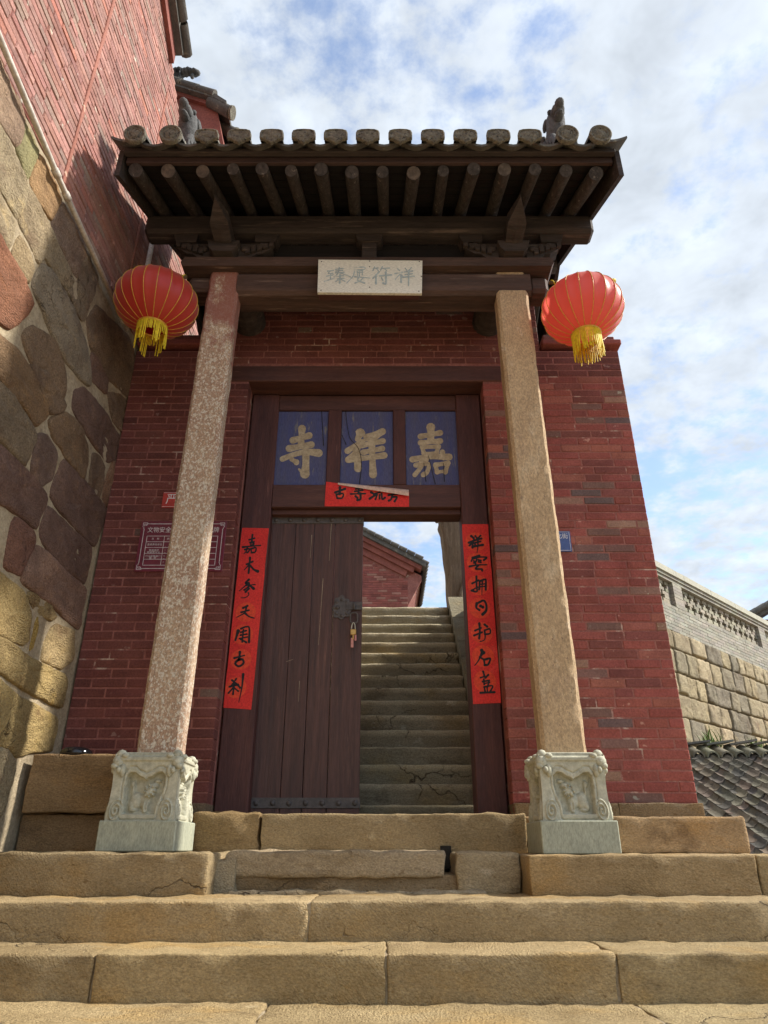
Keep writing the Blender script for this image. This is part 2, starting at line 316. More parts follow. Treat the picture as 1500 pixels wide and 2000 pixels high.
# ---- the flight of worn sandstone steps in front of the gate
stairs = thing('front_stairs', (0, 4, GZ), kind='structure')
def block(x0, x1, y0, y1, z0, z1, col=STEP, r=.03, amp=.014, sd=None, parent=stairs, name='stone_block', cell=.085, mat='step_stone', amp2=None):
    g = G().rough(x0, x1, y0, y1, z0, z1, r * .36, amp * .75, cell * .62, 7.0, sd if sd is not None else random.random() * 50, jit(col, .07), amp2)
    return g.build(name, mat, parent, True)
def row(zt, zb, yf, yb, joints, **k):
    for a in joints[1:-1]: G().rough(a - .012, a + .012, yf + .014, yb - .05, zb + .01, zt - .012, .004, .006, .05, 9, a, (1, 1, 1)).build('joint_mortar', 'pale_mortar', stairs, True)
    for a, b in zip(joints[:-1], joints[1:]): block(a + .0035, b - .0035, yf + random.uniform(-.012, .012), yb, zb, zt + random.uniform(-.006, .006), **k)
# level of the door sill
block(-2.50, -1.36, 5.30, 6.2, -.03, .215, r=.03, col=(.38, .26, .14))
block(-1.35, -.87, 5.41, 6.1, -.03, .232, r=.05, amp=.03, col=(.40, .285, .14))
block(-.86, .995, 5.40, 6.2, -.03, .224, r=.035, amp=.016, col=(.46, .345, .20), amp2=.01)
block(1.0, 2.54, 5.42, 6.5, -.03, .205, r=.045, amp=.012, col=(.46, .325, .185))
# level the columns stand on
block(-2.50, -1.05, 4.70, 5.6, -.26, -.022, r=.035, amp=.022, col=(.45, .355, .21))
block(-1.01, .385, 4.98, 5.6, -.165, -.012, r=.07, amp=.02, col=(.50, .41, .27))
block(-.99, .80, 5.02, 5.55, -.27, -.15, r=.03, amp=.025, col=(.34, .255, .15), cell=.06)
block(.455, .86, 4.97, 5.6, -.26, -.02, r=.055, amp=.022, col=(.47, .38, .24))
block(.865, 2.225, 4.71, 5.6, -.26, -.032, r=.035, amp=.012, col=(.46, .34, .19))
block(2.235, 4.4, 4.72, 5.6, -.26, -.034, r=.035, amp=.012)
block(-1.06, -.93, 4.95, 5.2, -.262, -.06, r=.02, amp=.02, col=(.48, .40, .28), cell=.05)
block(-.95, .62, 4.9, 5.06, -.30, -.236, r=.02, amp=.03, col=(.48, .40, .28), cell=.06)
dh = G().box(.388, .462, 5.385, 5.45, -.12, .018); dh.build('drain_hole_shade', 'dark_fill', stairs)  # near-black box: the shade inside the drain opening, put into its colour
row(-.25, -.46, 4.26, 5.3, [-2.50, -.395, 2.6, 4.4], r=.035)
row(-.435, -.65, 3.82, 4.6, [-2.50, -1.33, .012, 1.066, 2.9, 4.4])
row(-.625, -.84, 3.36, 4.2, [-2.50, -.52, 1.125, 3.0, 4.4])
z, y = -.815, 2.92
while z > GZ - .02:
    row(z, z - .22, y, y + .9, [-2.50, -1.6 + random.random(), .4 + random.random(), 2.5, 4.4], cell=.16); z -= .19; y -= .44
fill = G().box(-2.49, 4.38, 3.9, 6.3, GZ, -.47).box(-2.49, 2.5, 5.5, 6.3, -.47, -.03); fill.build('stair_core', 'terrace_mat', stairs)

# ---- the upper flight beyond the door
ups = thing('upper_stairs', (-.2, 6.3, 0), kind='structure')
SY, ST, SZ, SR = 6.15, .2046, .1493, .1802
for k in range(0, 17):
    y0 = SY + ST * k; zt = SZ + SR * k
    cuts = [-1.3, random.choice([-.2, .1, -.55, .25]) + random.uniform(-.1, .1), .9] if random.random() < .3 else [-1.3, .9]
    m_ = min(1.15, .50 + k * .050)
    for a, b in zip(cuts[:-1], cuts[1:]):
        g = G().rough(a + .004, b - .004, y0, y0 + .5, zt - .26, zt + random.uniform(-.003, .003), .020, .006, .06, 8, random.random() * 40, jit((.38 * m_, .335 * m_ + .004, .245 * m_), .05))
        g.c = [tuple(q * (1.75 if v[2] > zt - .022 and v[1] < y0 + .05 else 1) for q in c) for v, c in zip(g.v, g.c)]   # paler nosing: skylight on the worn edge painted into the colour
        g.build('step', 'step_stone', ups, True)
for sx in (0, 1):
    xa, xb = ((.9, 1.22), (-1.62, -1.3))[sx]
    for k in range(0, 6):
        ya, yb = 6.4 + k * .52, 6.4 + (k + 1) * .52 - .01
        za, zb = SZ + SR * (ya - SY) / ST + .10, SZ + SR * (yb - SY) / ST + .10
        g = G().hexa([(xa, ya, za - .9), (xb, ya, za - .9), (xb, yb, zb - .9), (xa, yb, zb - .9), (xa, ya, za), (xb, ya, za), (xb, yb, zb), (xa, yb, zb)], (.30, .27, .19))
        g.build('stair_kerb', 'step_stone', ups)

# ---- the terrace the temple stands on
TZ = 3.03
PW0 = (4.95, 12.0); PWD = (.717, .697)
def pw(t): return (PW0[0] + PWD[0] * t, PW0[1] + PWD[1] * t)
far = pw(16); near = pw(-2.55)
tpoly_r = [(1.221, 6.46), (2.30, 6.46), (2.30, near[1] + .2), (near[0] + .02, near[1] + .25), (far[0] - .3, far[1] + .3), (far[0], 70), (-25, 70), (-25, 9.62), (1.221, 9.62)]
prism(G(), tpoly_r, 'z', GZ, TZ - .004).build('terrace', 'terrace_mat')
tag(bpy.data.objects['terrace'], kind='structure')
tag(prism(G(), [(-25, 6.46), (-1.621, 6.46), (-1.621, 9.61), (-25, 9.61)], 'z', GZ, TZ - .006).build('terrace', 'terrace_mat'), kind='structure')

# ================================================================== BRICKWORK
def brick_mesh(g, o, ux, nx, L, H, D, col, j=.002, ch=.006):
    """one brick: o lower front corner, ux along, nx outward normal; chamfered uneven face"""
    o = Vector(o); u = Vector(ux); n = Vector(nx); w = Vector((0, 0, 1)); rj = lambda: random.uniform(-j, j)
    pr_ = rj() * 1.5
    fr = [o + u * (a + rj()) + w * (b + rj()) + n * (pr_ + rj() * .6) for a, b in ((ch, ch), (L - ch, ch), (L - ch, H - ch), (ch, H - ch))]
    md = [o + u * (a + rj()) + w * (b + rj()) - n * ch for a, b in ((0, 0), (L, 0), (L, H), (0, H))]
    bk = [p - n * (D - ch) for p in md]
    fs = [(0, 1, 2, 3)] + [((i + 1) % 4, i, 4 + i, 4 + (i + 1) % 4) for i in range(4)] + [(4 + (i + 1) % 4, 4 + i, 8 + i, 8 + (i + 1) % 4) for i in range(4)]
    return g.add(fr + md + bk, fs, col)
def pick(p):
    r = random.random(); a = 0
    for w, c in p:
        a += w
        if r < a: return jit(c, .13)
    return jit(p[0][1], .13)
def bricks(parent, o, ux, nx, zs, spans, L, H, jt, D, palette, single, limit, name='brick'):
    """courses of bricks; spans(z0, z1) -> list of (u0, u1); those for which single(point) holds become objects of their own"""
    stuff = G(); n = 0; z = zs[0]; k = 0; cand = []
    while z + H < zs[1] + .001:
        for (u0, u1) in spans(z, z + H):
            u = u0; first = True
            while u < u1 - .02:
                l = L * random.uniform(.93, 1.05)
                if first: l = (L * .5 if k % 2 else L) * random.uniform(.85, 1.0); first = False
                elif random.random() < .12: l = L * .5
                if u1 - (u + l) < L * .3: l = u1 - u
                cand.append((u, l, z)); u += l + jt
        z += H + jt; k += 1
    cand.sort(key=lambda c: single(c[0] + c[1] / 2, c[2]))
    for i, (u, l, z) in enumerate(cand):
        p = Vector(o) + Vector(ux) * u; p.z = z; c = pick(palette(u, z) if callable(palette) else palette)
        if i < limit: brick_mesh(G0 := G(), p, ux, nx, l, H, D, c); G0.build(name, 'brick', parent)
        else: brick_mesh(stuff, p, ux, nx, l, H, D, c)
    if stuff.v: tag(stuff.build('brickwork', 'brick', parent), kind='stuff')

# ================================================================== GATEHOUSE
gate = thing('gatehouse', (-.15, 5.9, .2), 'red brick temple gatehouse with stone columns, dark timber eaves and grey tiled roof', 'gatehouse')
wall = G()
T = .0045
wall.box(-2.505, -1.335 - T, YW + T, 6.35, .2, 4.55).box(.975 + T, 2.37 - T, YW + T, 6.35, .2, 4.55)
wall.box(-1.335 - T + .001, .975 + T - .001, YW + T, 6.35, 4.18, 4.55).box(-1.75, 1.57, YW + T, 6.35, 4.551, 5.6)
wall = wall.build('wall', 'mortar', gate)
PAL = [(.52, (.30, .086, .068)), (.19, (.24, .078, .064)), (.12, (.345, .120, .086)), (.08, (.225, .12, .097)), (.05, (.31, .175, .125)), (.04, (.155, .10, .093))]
PAL_D = [(.70, (.180, .060, .049)), (.20, (.160, .056, .046)), (.08, (.20, .070, .056)), (.02, (.18, .11, .085))]  # darker set: shade of the enclosed wall put into the brick colour
def gspans(z0, z1):
    if z1 < 4.17: return [(-2.505 - XW, -1.335 - XW), (.975 - XW, 2.37 - XW)]
    if z0 < 4.365: return [(-2.505 - XW, -1.56 - XW), (1.19 - XW, 2.37 - XW)]
    if z1 < 4.60: return [(-2.505 - XW, 2.37 - XW)]
    return [(-1.755 - XW, 1.575 - XW)]
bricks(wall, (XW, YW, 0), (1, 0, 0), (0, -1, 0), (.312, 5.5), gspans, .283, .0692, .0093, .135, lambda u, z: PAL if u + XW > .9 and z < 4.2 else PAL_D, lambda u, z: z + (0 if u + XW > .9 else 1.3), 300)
# stone footing of the wall
for a, b, sd in ((.98, 1.75, 1), (1.755, 2.385, 2)): block(a, b, 5.70, 6.3, .19, .308, (.30, .22, .13), .012, .006, sd, wall, 'footing_stone', .07)
for a, b, sd in ((-2.5, -1.9, 3), (-1.89, -1.335, 4)): block(a, b, 5.71, 6.3, .19, .308, (.27, .19, .12), .012, .006, sd, wall, 'footing_stone', .07)
# small brick copings on the shoulders of the wall
for (a, b) in ((1.60, 2.40), (-2.5, -1.78)):
    g = G().cbox(a, b, 5.70, 6.4, 4.60, 4.665, .01, (.26, .075, .06)); g.cbox(a + .02, b - .05, 5.74, 6.36, 4.67, 4.73, .01, (.20, .07, .055)); g.cbox(a + .04, b - .12, 5.80, 6.3, 4.735, 4.80, .01, (.15, .07, .06))
    g.build('coping', 'brick', wall)
G().cbox(-1.57, 1.20, YW - .008, 6.2, 4.175, 4.36, .008).build('door_lintel', 'rail_wood', gate)

# ---- stone columns on carved pedestals
def column(cx, top, w, mat, zt=4.90):
    ch, dp = .026, .092; y0 = 5.005                       # leans slightly inwards towards the top
    base = [(-w + ch, 0), (w - ch, 0), (w, ch), (w, 2 * dp - ch), (w - ch, 2 * dp), (-w + ch, 2 * dp), (-w, 2 * dp - ch), (-w, ch)]
    ring = []
    for i in range(8):
        a = base[i]; b = base[(i + 1) % 8]; n = 6 if i % 4 == 0 else 4 if i % 2 == 0 else 2
        for q in range(n): t = q / n; ring.append((a[0] + (b[0] - a[0]) * t, a[1] + (b[1] - a[1]) * t))
    nz_ = 110; zs = np.linspace(.57, zt, nz_); P = np.zeros((nz_, len(ring), 3))
    for i, z_ in enumerate(zs):
        f = (z_ - .57) / (zt - .57); tp = 1.0 - .055 * f; c = cx + (top - cx) * f
        if zt - z_ < .06: tp *= 1 - .5 * (.06 - zt + z_)
        for j_, (x_, y_) in enumerate(ring):
            e = mn.noise(Vector((x_ * 9 + cx, y_ * 9, z_ * 5))) * .006 + mn.noise(Vector((x_ * 20 + cx, y_ * 20, z_ * 14))) * .004
            k = abs(abs(x_) - w) < ch * 1.1 and y_ < ch * 1.1
            if k: e -= max(0, mn.noise(Vector((x_ * 30 + cx * 7, 3., z_ * 9))) - .15) * .022      # chipped arrises
            P[i, j_] = (c + x_ * (tp + e * 4), y0 + dp + (y_ - dp) * (tp + e * 4), z_)
    g = G().grid(P, closed=True); n = len(ring); g.f.append(tuple(((nz_ - 1) * n + k) for k in range(n)))
    return g.build('column', mat, gate, True, sharp=32)
column(-1.535, -1.492, .150, 'column_paint'); column(1.224, 1.184, .154, 'column_stone')

def seg_dist(px, py, ax, ay, bx, by):
    dx, dy = bx - ax, by - ay; t = np.clip(((px - ax) * dx + (py - ay) * dy) / (dx * dx + dy * dy + 1e-9), 0, 1)
    return np.hypot(px - ax - t * dx, py - ay - t * dy)
def poly_sdf(px, py, poly):
    d = np.full(px.shape, 9.); ins = np.zeros(px.shape, bool); n = len(poly)
    for i in range(n):
        a, b = poly[i], poly[(i + 1) % n]; d = np.minimum(d, seg_dist(px, py, *a, *b))
        c = ((a[1] > py) != (b[1] > py)) & (px < (b[0] - a[0]) * (py - a[1]) / (b[1] - a[1] + 1e-12) + a[0]); ins ^= c
    return np.where(ins, -d, d)
NICHE = [(-.47, .13), (-.50, .30), (-.53, .48), (-.50, .62), (-.42, .675), (-.30, .675), (-.17, .625), (-.06, .605), (0, .575), (.06, .605), (.17, .625), (.30, .675), (.42, .68), (.52, .63), (.53, .50), (.45, .36), (.36, .25), (.34, .13)]
# the beast in the niche: (u, v, ru, rv, height)
BEAST = [(-.22, .30, .17, .12, .030), (-.30, .24, .10, .09, .032), (.02, .30, .16, .10, .024), (.14, .43, .15, .085, .040), (.08, .40, .08, .05, .046), (.20, .50, .14, .05, .03), (.30, .56, .10, .03, .022),
         (.03, .24, .045, .10, .034), (.10, .22, .05, .09, .03), (.06, .165, .08, .03, .03), (-.24, .18, .12, .03, .03), (-.33, .44, .04, .14, .022), (-.36, .52, .06, .05, .02), (-.05, .145, .42, .03, .018),
         (.05, .455, .025, .02, .052), (.14, .47, .025, .018, .052), (.17, .40, .10, .02, .045)]
def carved(cx, cy, hw, z0, z1, mirror, root):
    n, H = 120, z1 - z0
    U, V = np.meshgrid(np.linspace(-1, 1, n), np.linspace(0, 1, n)); u = U * mirror
    asp = 2 * hw / H / 2
    u, Vv = u / 1.16, .38 + (V - .38) / 1.14; sd = poly_sdf(u, Vv, NICHE)
    h = -.055 * np.clip((-sd + .005) / .016, 0, 1)
    b = np.zeros_like(h)
    for (bu, bv, ru, rv, hh) in BEAST:
        q = 1 - ((u - bu) / ru) ** 2 - ((Vv - bv) / rv) ** 2; b = np.maximum(b, hh * 1.15 * np.sqrt(np.clip(q, 0, 1)))
    for i in range(8):                                   # curls of the mane
        a = i * .8; q = 1 - ((u - .13 - .13 * math.cos(a)) / .035) ** 2 - ((Vv - .43 - .075 * math.sin(a)) / .024) ** 2; b = np.maximum(b, .056 * np.sqrt(np.clip(q, 0, 1)) * (q > 0))
    h = np.where(sd < -.01, h + b, h)
    h += -.009 * np.exp(-((sd - .075) / .012) ** 2)      # incised line round the niche
    u = U * mirror
    for sx in (-1, 1):                                   # scrolls at the feet
        dx, dy = (u - sx * .74) * 1.0, (V - .145) * 1.12 * 2 / 2; r_ = np.hypot(dx, dy * 1.0); th = np.arctan2(dy, dx * sx)
        sp = .5 + .5 * np.cos(2 * math.pi * (r_ / .085 - th / (2 * math.pi)))
        h += np.where(r_ < .20, .016 * sp * np.clip((.20 - r_) / .03, 0, 1), 0)
        h += -.007 * np.exp(-((np.abs(u - sx * (.66 - .10 * np.sin(V * 3))) - .0) / .03) ** 2) * ((V > .30) & (V < .68))
    h += .010 * np.clip((V - .88) / .02, 0, 1) * np.clip((.965 - V) / .02, 0, 1)
    h += -.012 * np.clip((V - .965) / .01, 0, 1)
    h = h * np.clip((1 - np.abs(U)) / .03, 0, 1)
    prof = 1.0 + .03 * np.clip(1 - V / .3, 0, 1) ** 1.5 - .025 * np.sin(math.pi * np.clip((V - .1) / .8, 0, 1)) ** 2
    for (nx, ny) in ((0, -1), (1, 0), (-1, 0), (0, 1)):
        P = np.zeros((n, n, 3)); d = hw * prof + h; t = U * hw * prof
        P[..., 0] = cx + nx * d + (-ny) * t; P[..., 1] = cy + ny * d + nx * t; P[..., 2] = z0 + V * H
        G().grid(P).build('carved_face', 'carved_stone', root, True)
    tp = hw * .985
    G().cbox(cx - tp * .93, cx + tp * .93, cy - tp * .93, cy + tp * .93, z1 - .03, z1 + .012, .006).build('cap_stone', 'carved_stone', root)
    for sx in (-1, 1):
        for sy in (-1, 1):                               # little beast heads at the corners
            g = G(); x_, y_ = cx + sx * (hw - .030), cy + sy * (hw - .030); a = Vector((sx, sy, 0)).normalized(); p = Vector((-sy * sx, 1, 0)).normalized() if False else Vector((-a.y, a.x, 0))
            B = Vector((x_, y_, z1))
            g.ball(B + Vector((0, 0, -.005)), (.036, .036, .036)); g.ball(B + a * .014 + Vector((0, 0, -.05)), (.042, .042, .045)); g.ball(B + a * .036 + Vector((0, 0, -.075)), (.027, .027, .022))
            for q in (-1, 1):
                g.ball(B + p * q * .05 + Vector((0, 0, -.012)) - a * .005, (.026, .026, .018)); g.ball(B + a * .03 + p * q * .024 + Vector((0, 0, -.048)), .013); g.ball(B + p * q * .045 + Vector((0, 0, -.105)), (.02, .02, .04))
                g.ball(B + p * q * .035 + a * .022 + Vector((0, 0, -.10)), (.018, .018, .022))
            g.build('corner_beast', 'carved_stone', root, True)
def pedestal(cx, zb, mirror):
    r_ = G().cbox(cx - .246, cx + .246, 4.88, 5.375, zb, .162, .006).build('plinth', 'plinth_stone', gate)
    tag(r_, 'grey stone plinth of the carved column pedestal')
    carved(cx, 5.128, .216, .163, .568, mirror, r_)
pedestal(-1.560, -.016, 1); pedestal(1.236, -.030, -1)

# ---- beams, brackets, eaves
TB = lambda *a, name='beam', b=.012, mat='timber', par=None: G().cbox(*a, b).build(name, mat, par or gate)
prism(G(), [(-1.895, 4.93), (-1.86, 4.995), (1.55, 4.985), (1.585, 4.93), (1.56, 4.885), (-1.87, 4.885)], 'y', 4.93, 5.42).build('plate_beam', 'beam_wood', gate)
G().cbox(-1.84, -1.366, 5.06, 5.30, 4.71, 4.884, .03).build('beam_end', 'beam_wood', gate); G().cbox(1.366, 1.545, 5.06, 5.30, 4.70, 4.884, .03).build('beam_end', 'beam_wood', gate)
prism(G(), [(5.01, 4.66), (5.0, 4.70), (5.0, 4.84), (5.03, 4.884), (5.27, 4.884), (5.30, 4.84), (5.30, 4.66), (5.26, 4.63), (5.05, 4.63)], 'x', -1.365, 1.365).build('tie_beam', 'beam_wood', gate)
for cx in (-1.38, 1.07):
    g = G(); P = [(cx + .16 * math.cos(t), 4.90 + .17 * math.sin(t)) for t in np.linspace(0, 2 * math.pi, 16, endpoint=False)]
    prism(g, P, 'y', 5.29, 5.80).build('cross_beam', 'timber', gate)
TB(-2.28, 2.0, 4.89, 5.09, 5.285, 5.505, name='eave_purlin', b=.03)
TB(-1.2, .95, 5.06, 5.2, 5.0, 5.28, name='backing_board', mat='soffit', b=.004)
for cx in (-1.50, 1.21):                                   # bracket set over each column
    g = G(); prism(g, [(cx - .15, 5.13), (cx + .15, 5.13), (cx + .13, 5.05), (cx + .09, 4.998), (cx - .09, 4.998), (cx - .13, 5.05)], 'y', 4.86, 5.15)
    br = g.build('bracket_block', 'timber', gate)
    for sx in (-1, 1):
        g = G(); q = lambda a, b_: (cx + sx * a, b_)
        prism(g, [q(.13, 5.0), q(.24, 5.0), q(.30, 5.05), q(.36, 5.06), q(.44, 5.12), q(.44, 5.18), q(.13, 5.18)], 'y', 4.95, 5.09)
        for i in range(5): a = .20 + i * .055; prism(g, [q(a, 5.03 + i * .022), q(a + .04, 5.04 + i * .022), q(a + .04, 5.10 + i * .018), q(a, 5.11 + i * .015)], 'y', 4.92, 4.96)
        for i in range(3): g.ball((cx + sx * (.19 + .08 * i), 4.935, 5.10 + .02 * i), (.035, .02, .035), 8)
        prism(g, [q(.28, 5.185), q(.47, 5.185), q(.50, 5.28), q(.27, 5.28)], 'y', 4.93, 5.08)
        g.build('carved_arm', 'timber', br)
    g = G()                                                # pointed nose of the bracket arm
    g.add([(cx - .075, 5.0, 5.08), (cx + .075, 5.0, 5.08), (cx + .085, 4.66, 5.13), (cx, 4.44, 5.21), (cx - .085, 4.66, 5.13),
           (cx - .075, 5.0, 5.27), (cx + .075, 5.0, 5.27), (cx + .08, 4.66, 5.25), (cx, 4.44, 5.25), (cx - .08, 4.66, 5.25), (cx, 4.72, 5.115), (cx, 5.0, 5.06)],
          [(0, 11, 10, 4), (11, 1, 2, 10), (10, 2, 3), (4, 10, 3), (5, 9, 8, 7, 6), (1, 6, 7, 2), (2, 7, 8, 3), (3, 8, 9, 4), (4, 9, 5, 0), (0, 5, 6, 1, 11)])
    g.build('bracket_nose', 'timber', br)
g = G().cbox(-.21, -.07, 4.95, 5.06, 4.998, 5.20, .006); prism(g, [(-.27, 5.28), (-.01, 5.28), (-.03, 5.21), (-.07, 5.20), (-.21, 5.20), (-.25, 5.21)], 'y', 4.93, 5.07); g.build('centre_strut', 'timber', gate)
# roof: slope .47, eave tiles at Y 4.1
RS = .47
def zr(y): return 5.415 + RS * (y - 4.1) if y <= 6.05 else 5.415 + RS * (1.95) - RS * (y - 6.05)
RX0, RX1 = -2.22, 1.97
roof = G().add([(RX0, 4.12, zr(4.12) - .035), (RX1, 4.12, zr(4.12) - .035), (RX1, 6.05, zr(6.05) - .035), (RX0, 6.05, zr(6.05) - .035),
                (RX0, 7.9, zr(7.9) - .035), (RX1, 7.9, zr(7.9) - .035)] + [(RX0, 4.12, zr(4.12) - .075), (RX1, 4.12, zr(4.12) - .075), (RX1, 6.05, zr(6.05) - .075), (RX0, 6.05, zr(6.05) - .075), (RX0, 7.9, zr(7.9) - .075), (RX1, 7.9, zr(7.9) - .075)],
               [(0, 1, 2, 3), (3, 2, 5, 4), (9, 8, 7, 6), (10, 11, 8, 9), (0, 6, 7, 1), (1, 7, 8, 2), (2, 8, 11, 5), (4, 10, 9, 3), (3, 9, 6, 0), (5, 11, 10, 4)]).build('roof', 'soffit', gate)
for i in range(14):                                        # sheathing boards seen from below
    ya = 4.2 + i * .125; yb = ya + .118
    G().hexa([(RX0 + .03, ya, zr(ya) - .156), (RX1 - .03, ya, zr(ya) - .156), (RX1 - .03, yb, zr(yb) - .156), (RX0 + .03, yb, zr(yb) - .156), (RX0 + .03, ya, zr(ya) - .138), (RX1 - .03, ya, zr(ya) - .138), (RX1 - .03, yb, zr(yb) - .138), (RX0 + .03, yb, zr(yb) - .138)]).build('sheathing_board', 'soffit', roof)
rafx = [265, 328, 395, 455, 512, 568, 627, 687, 747, 808, 866, 925, 985, 1045, 1106, 1166]
for px in rafx:
    X = atY(px, 335, 4.20)[0]; r_ = random.uniform(.050, .063); o1 = random.uniform(-.02, .03)
    A = Vector((X, 4.20 + o1, zr(4.2) - .158 - r_ * 1.02)); B = Vector((X + random.uniform(-.06, .06), 6.0, zr(6.0) - .158 - r_ * 1.02))
    n = 14; pts = [A.lerp(B, t) for t in np.linspace(0, 1, 8)]
    ro = G().tube(pts, [r_ * random.uniform(.96, 1.04) for _ in pts], n, False).build('rafter', 'rafter_wood', roof, True)
    d = (A - B).normalized(); e = G(); q = d.cross(Vector((1, 0, 0))).normalized(); ps = [A + d * .002 + (Vector((1, 0, 0)) * math.cos(t) + q * math.sin(t)) * r_ * .985 for t in np.linspace(0, 2 * math.pi, n, endpoint=False)]
    e.add(ps + [A + d * .006], [(i, (i + 1) % n, n) for i in range(n)]).build('rafter_end', 'rafter_end_wood' if px in (328, 395, 808, 985) else 'rafter_wood', ro)
def sloped_bar(x0, x1, ya, yb, lo, hi, name, mat, par):
    return G().hexa([(x0, ya, zr(ya) + lo), (x1, ya, zr(ya) + lo), (x1, yb, zr(yb) + lo), (x0, yb, zr(yb) + lo), (x0, ya, zr(ya) + hi), (x1, ya, zr(ya) + hi), (x1, yb, zr(yb) + hi), (x0, yb, zr(yb) + hi)]).build(name, mat, par)
G().cbox(RX0 + .01, RX1 - .01, 4.165, 4.20, zr(4.17) - .150, zr(4.17) - .036, .004).build('fascia_board', 'fascia_wood', roof)
G().cbox(RX0 + .0, RX1 - .0, 4.10, 4.15, zr(4.12) - .074, zr(4.12) - .03, .004).build('tilting_fillet', 'timber', roof)
for x0, x1 in ((RX0 - .045, RX0 - .004), (RX1 + .004, RX1 + .045)):
    sloped_bar(x0, x1, 4.13, 6.05, -.33, -.03, 'barge_board', 'timber', roof); sloped_bar(x0, x1, 6.05, 7.9, -.30, -.03, 'barge_board', 'timber', roof)
for yp in (6.05, 7.1):
    G().tube([(RX0 + .02, yp, zr(yp) - .33), (RX1 - .02, yp, zr(yp) - .33)], .10, 12).build('purlin', 'timber', roof, True)
for i in range(16):
    X = RX0 + .14 + i * (RX1 - RX0 - .28) / 15
    G().tube([(X, 6.1, zr(6.1) - .165), (X, 7.95, zr(7.95) - .165)], .055, 8).build('rafter', 'rafter_wood', roof, True)
# tile columns
cols = [275, 343, 412, 474, 536, 597, 658, 719, 781, 843, 905, 968, 1028, 1100, 1163]
CX = [atY(p, 265, 4.08)[0] for p in cols]
tx = Vector((0, 1, RS)).normalized(); tn = Vector((0, -RS, 1)).normalized()
def half_tube(x, ya, yb, r, lift, n=9, segs=1, gap=0, full=False):
    g = G(); th = np.linspace(-.15, math.pi + .15, n)
    for s_ in range(segs):
        a = ya + (yb - ya) * s_ / segs; b = ya + (yb - ya) * (s_ + 1) / segs; P = np.zeros((4, n, 3))
        for i, (yy, rr) in enumerate(((a, r * .86), (a, r * 1.02), (b, r * .93), (b, r * .8))):
            for j, t in enumerate(th): P[i, j] = (x + rr * math.cos(t), yy - .2 * rr * math.sin(t) * RS, zr(yy) + lift + rr * math.sin(t))
        g.grid(P)
    return g
for i, x in enumerate(CX):
    disc = i in (0, 1, 13, 14)
    r_ = .088 if disc else .094; lift = -.004 + (.050 if disc else 0); yf = 3.985 if disc else 3.995
    ti = half_tube(x, yf, 6.0, r_, lift, segs=8).build('cover_tile', 'tile_grey', roof, True, sharp=50)
    half_tube(x, 6.1, 8.1, r_, lift, segs=6).build('cover_tile', 'tile_grey', roof, True, sharp=50)
    g = G(); C = Vector((x, yf - .012, zr(yf) + lift)); ax = Vector((1, 0, 0)); up = Vector((0, -.10, 1)).normalized(); nn = ax.cross(up)
    nn = nn if nn.y < 0 else -nn
    if disc:
        prof = [(r_ * 1.07, -.03), (r_ * 1.07, .004), (r_ * .98, .010), (r_ * .86, .010), (r_ * .80, .001), (r_ * .66, .003), (r_ * .60, .009), (r_ * .52, .002), (r_ * .40, .009), (r_ * .22, .006), (r_ * .1, .012), (0.0005, .012)]
        P = np.zeros((len(prof), 24, 3))
        for a, (rr, hh) in enumerate(prof):
            for b in range(24):
                t = 2 * math.pi * b / 24; k = .006 * mn.noise(Vector((math.cos(t) * rr * 60, math.sin(t) * rr * 60, x * 9))) if .3 < rr / r_ < .7 else 0
                P[a, b] = C + (ax * math.cos(t) + up * math.sin(t)) * rr + nn * (hh + k)
        g.grid(P, closed=True)
    else:
        out = [(-1.06, .02), (-1.06, .55), (-.95, .86), (-.6, 1.0), (0, 1.04), (.6, 1.0), (.95, .86), (1.06, .55), (1.06, .02), (.85, -.10), (.62, -.14), (.45, -.34), (.2, -.42), (0, -.62), (-.2, -.42), (-.45, -.34), (-.62, -.14), (-.85, -.10)]
        n = len(out); cen = (0, .32)
        rings = [(1.0, -.02), (1.0, .008), (.90, .012), (.80, .002), (.55, .010), (.30, .004)]
        P = np.zeros((len(rings), n, 3))
        for a, (k, hh) in enumerate(rings):
            for b, (u, v) in enumerate(out):
                uu, vv = cen[0] + (u - cen[0]) * k, cen[1] + (v - cen[1]) * k
                e = .010 * mn.noise(Vector((uu * 5, vv * 5, i * 3.3))) if 2 < a else 0
                P[a, b] = C + ax * uu * r_ + up * vv * r_ + nn * (hh + e)
        g.grid(P, closed=True); g.add([C + up * cen[1] * r_ + nn * .014], []); o_ = len(g.v) - 1; m_ = (len(rings) - 1) * n
        for b in range(n): g.f.append((m_ + b, m_ + (b + 1) % n, o_))
    g.build('tile_end', 'tile_end_stone', ti, True, sharp=60)
edges = [RX0 - .09] + CX + [RX1 + .09]
for i in range(len(edges) - 1):
    a, b = edges[i], edges[i + 1]; g = G(); n = 9; outer = i in (0, len(edges) - 2)
    for half, (ya, yb) in enumerate(((4.03, 6.03), (6.07, 8.08))):
        P = np.zeros((2, 2 * n, 3))
        for r_, yy in enumerate((ya, yb)):
            for k in range(n):
                t = k / (n - 1); x = a + (b - a) * t; sg = -.078 * math.sin(math.pi * t) if not outer else (.03 * (1 - t) * (1 if i == 0 else 0) + .03 * t * (0 if i == 0 else 1) - .03 * math.sin(math.pi * t))
                P[r_, k] = (x, yy, zr(yy) + .045 + sg); P[r_, 2 * n - 1 - k] = (x, yy, zr(yy) + .018 + sg)
        g.grid(P, closed=True); g.f.append(tuple(range(len(g.v) - 4 * n, len(g.v) - 2 * n)))
    g.build('pan_tile', 'tile_grey', roof, True, sharp=50)
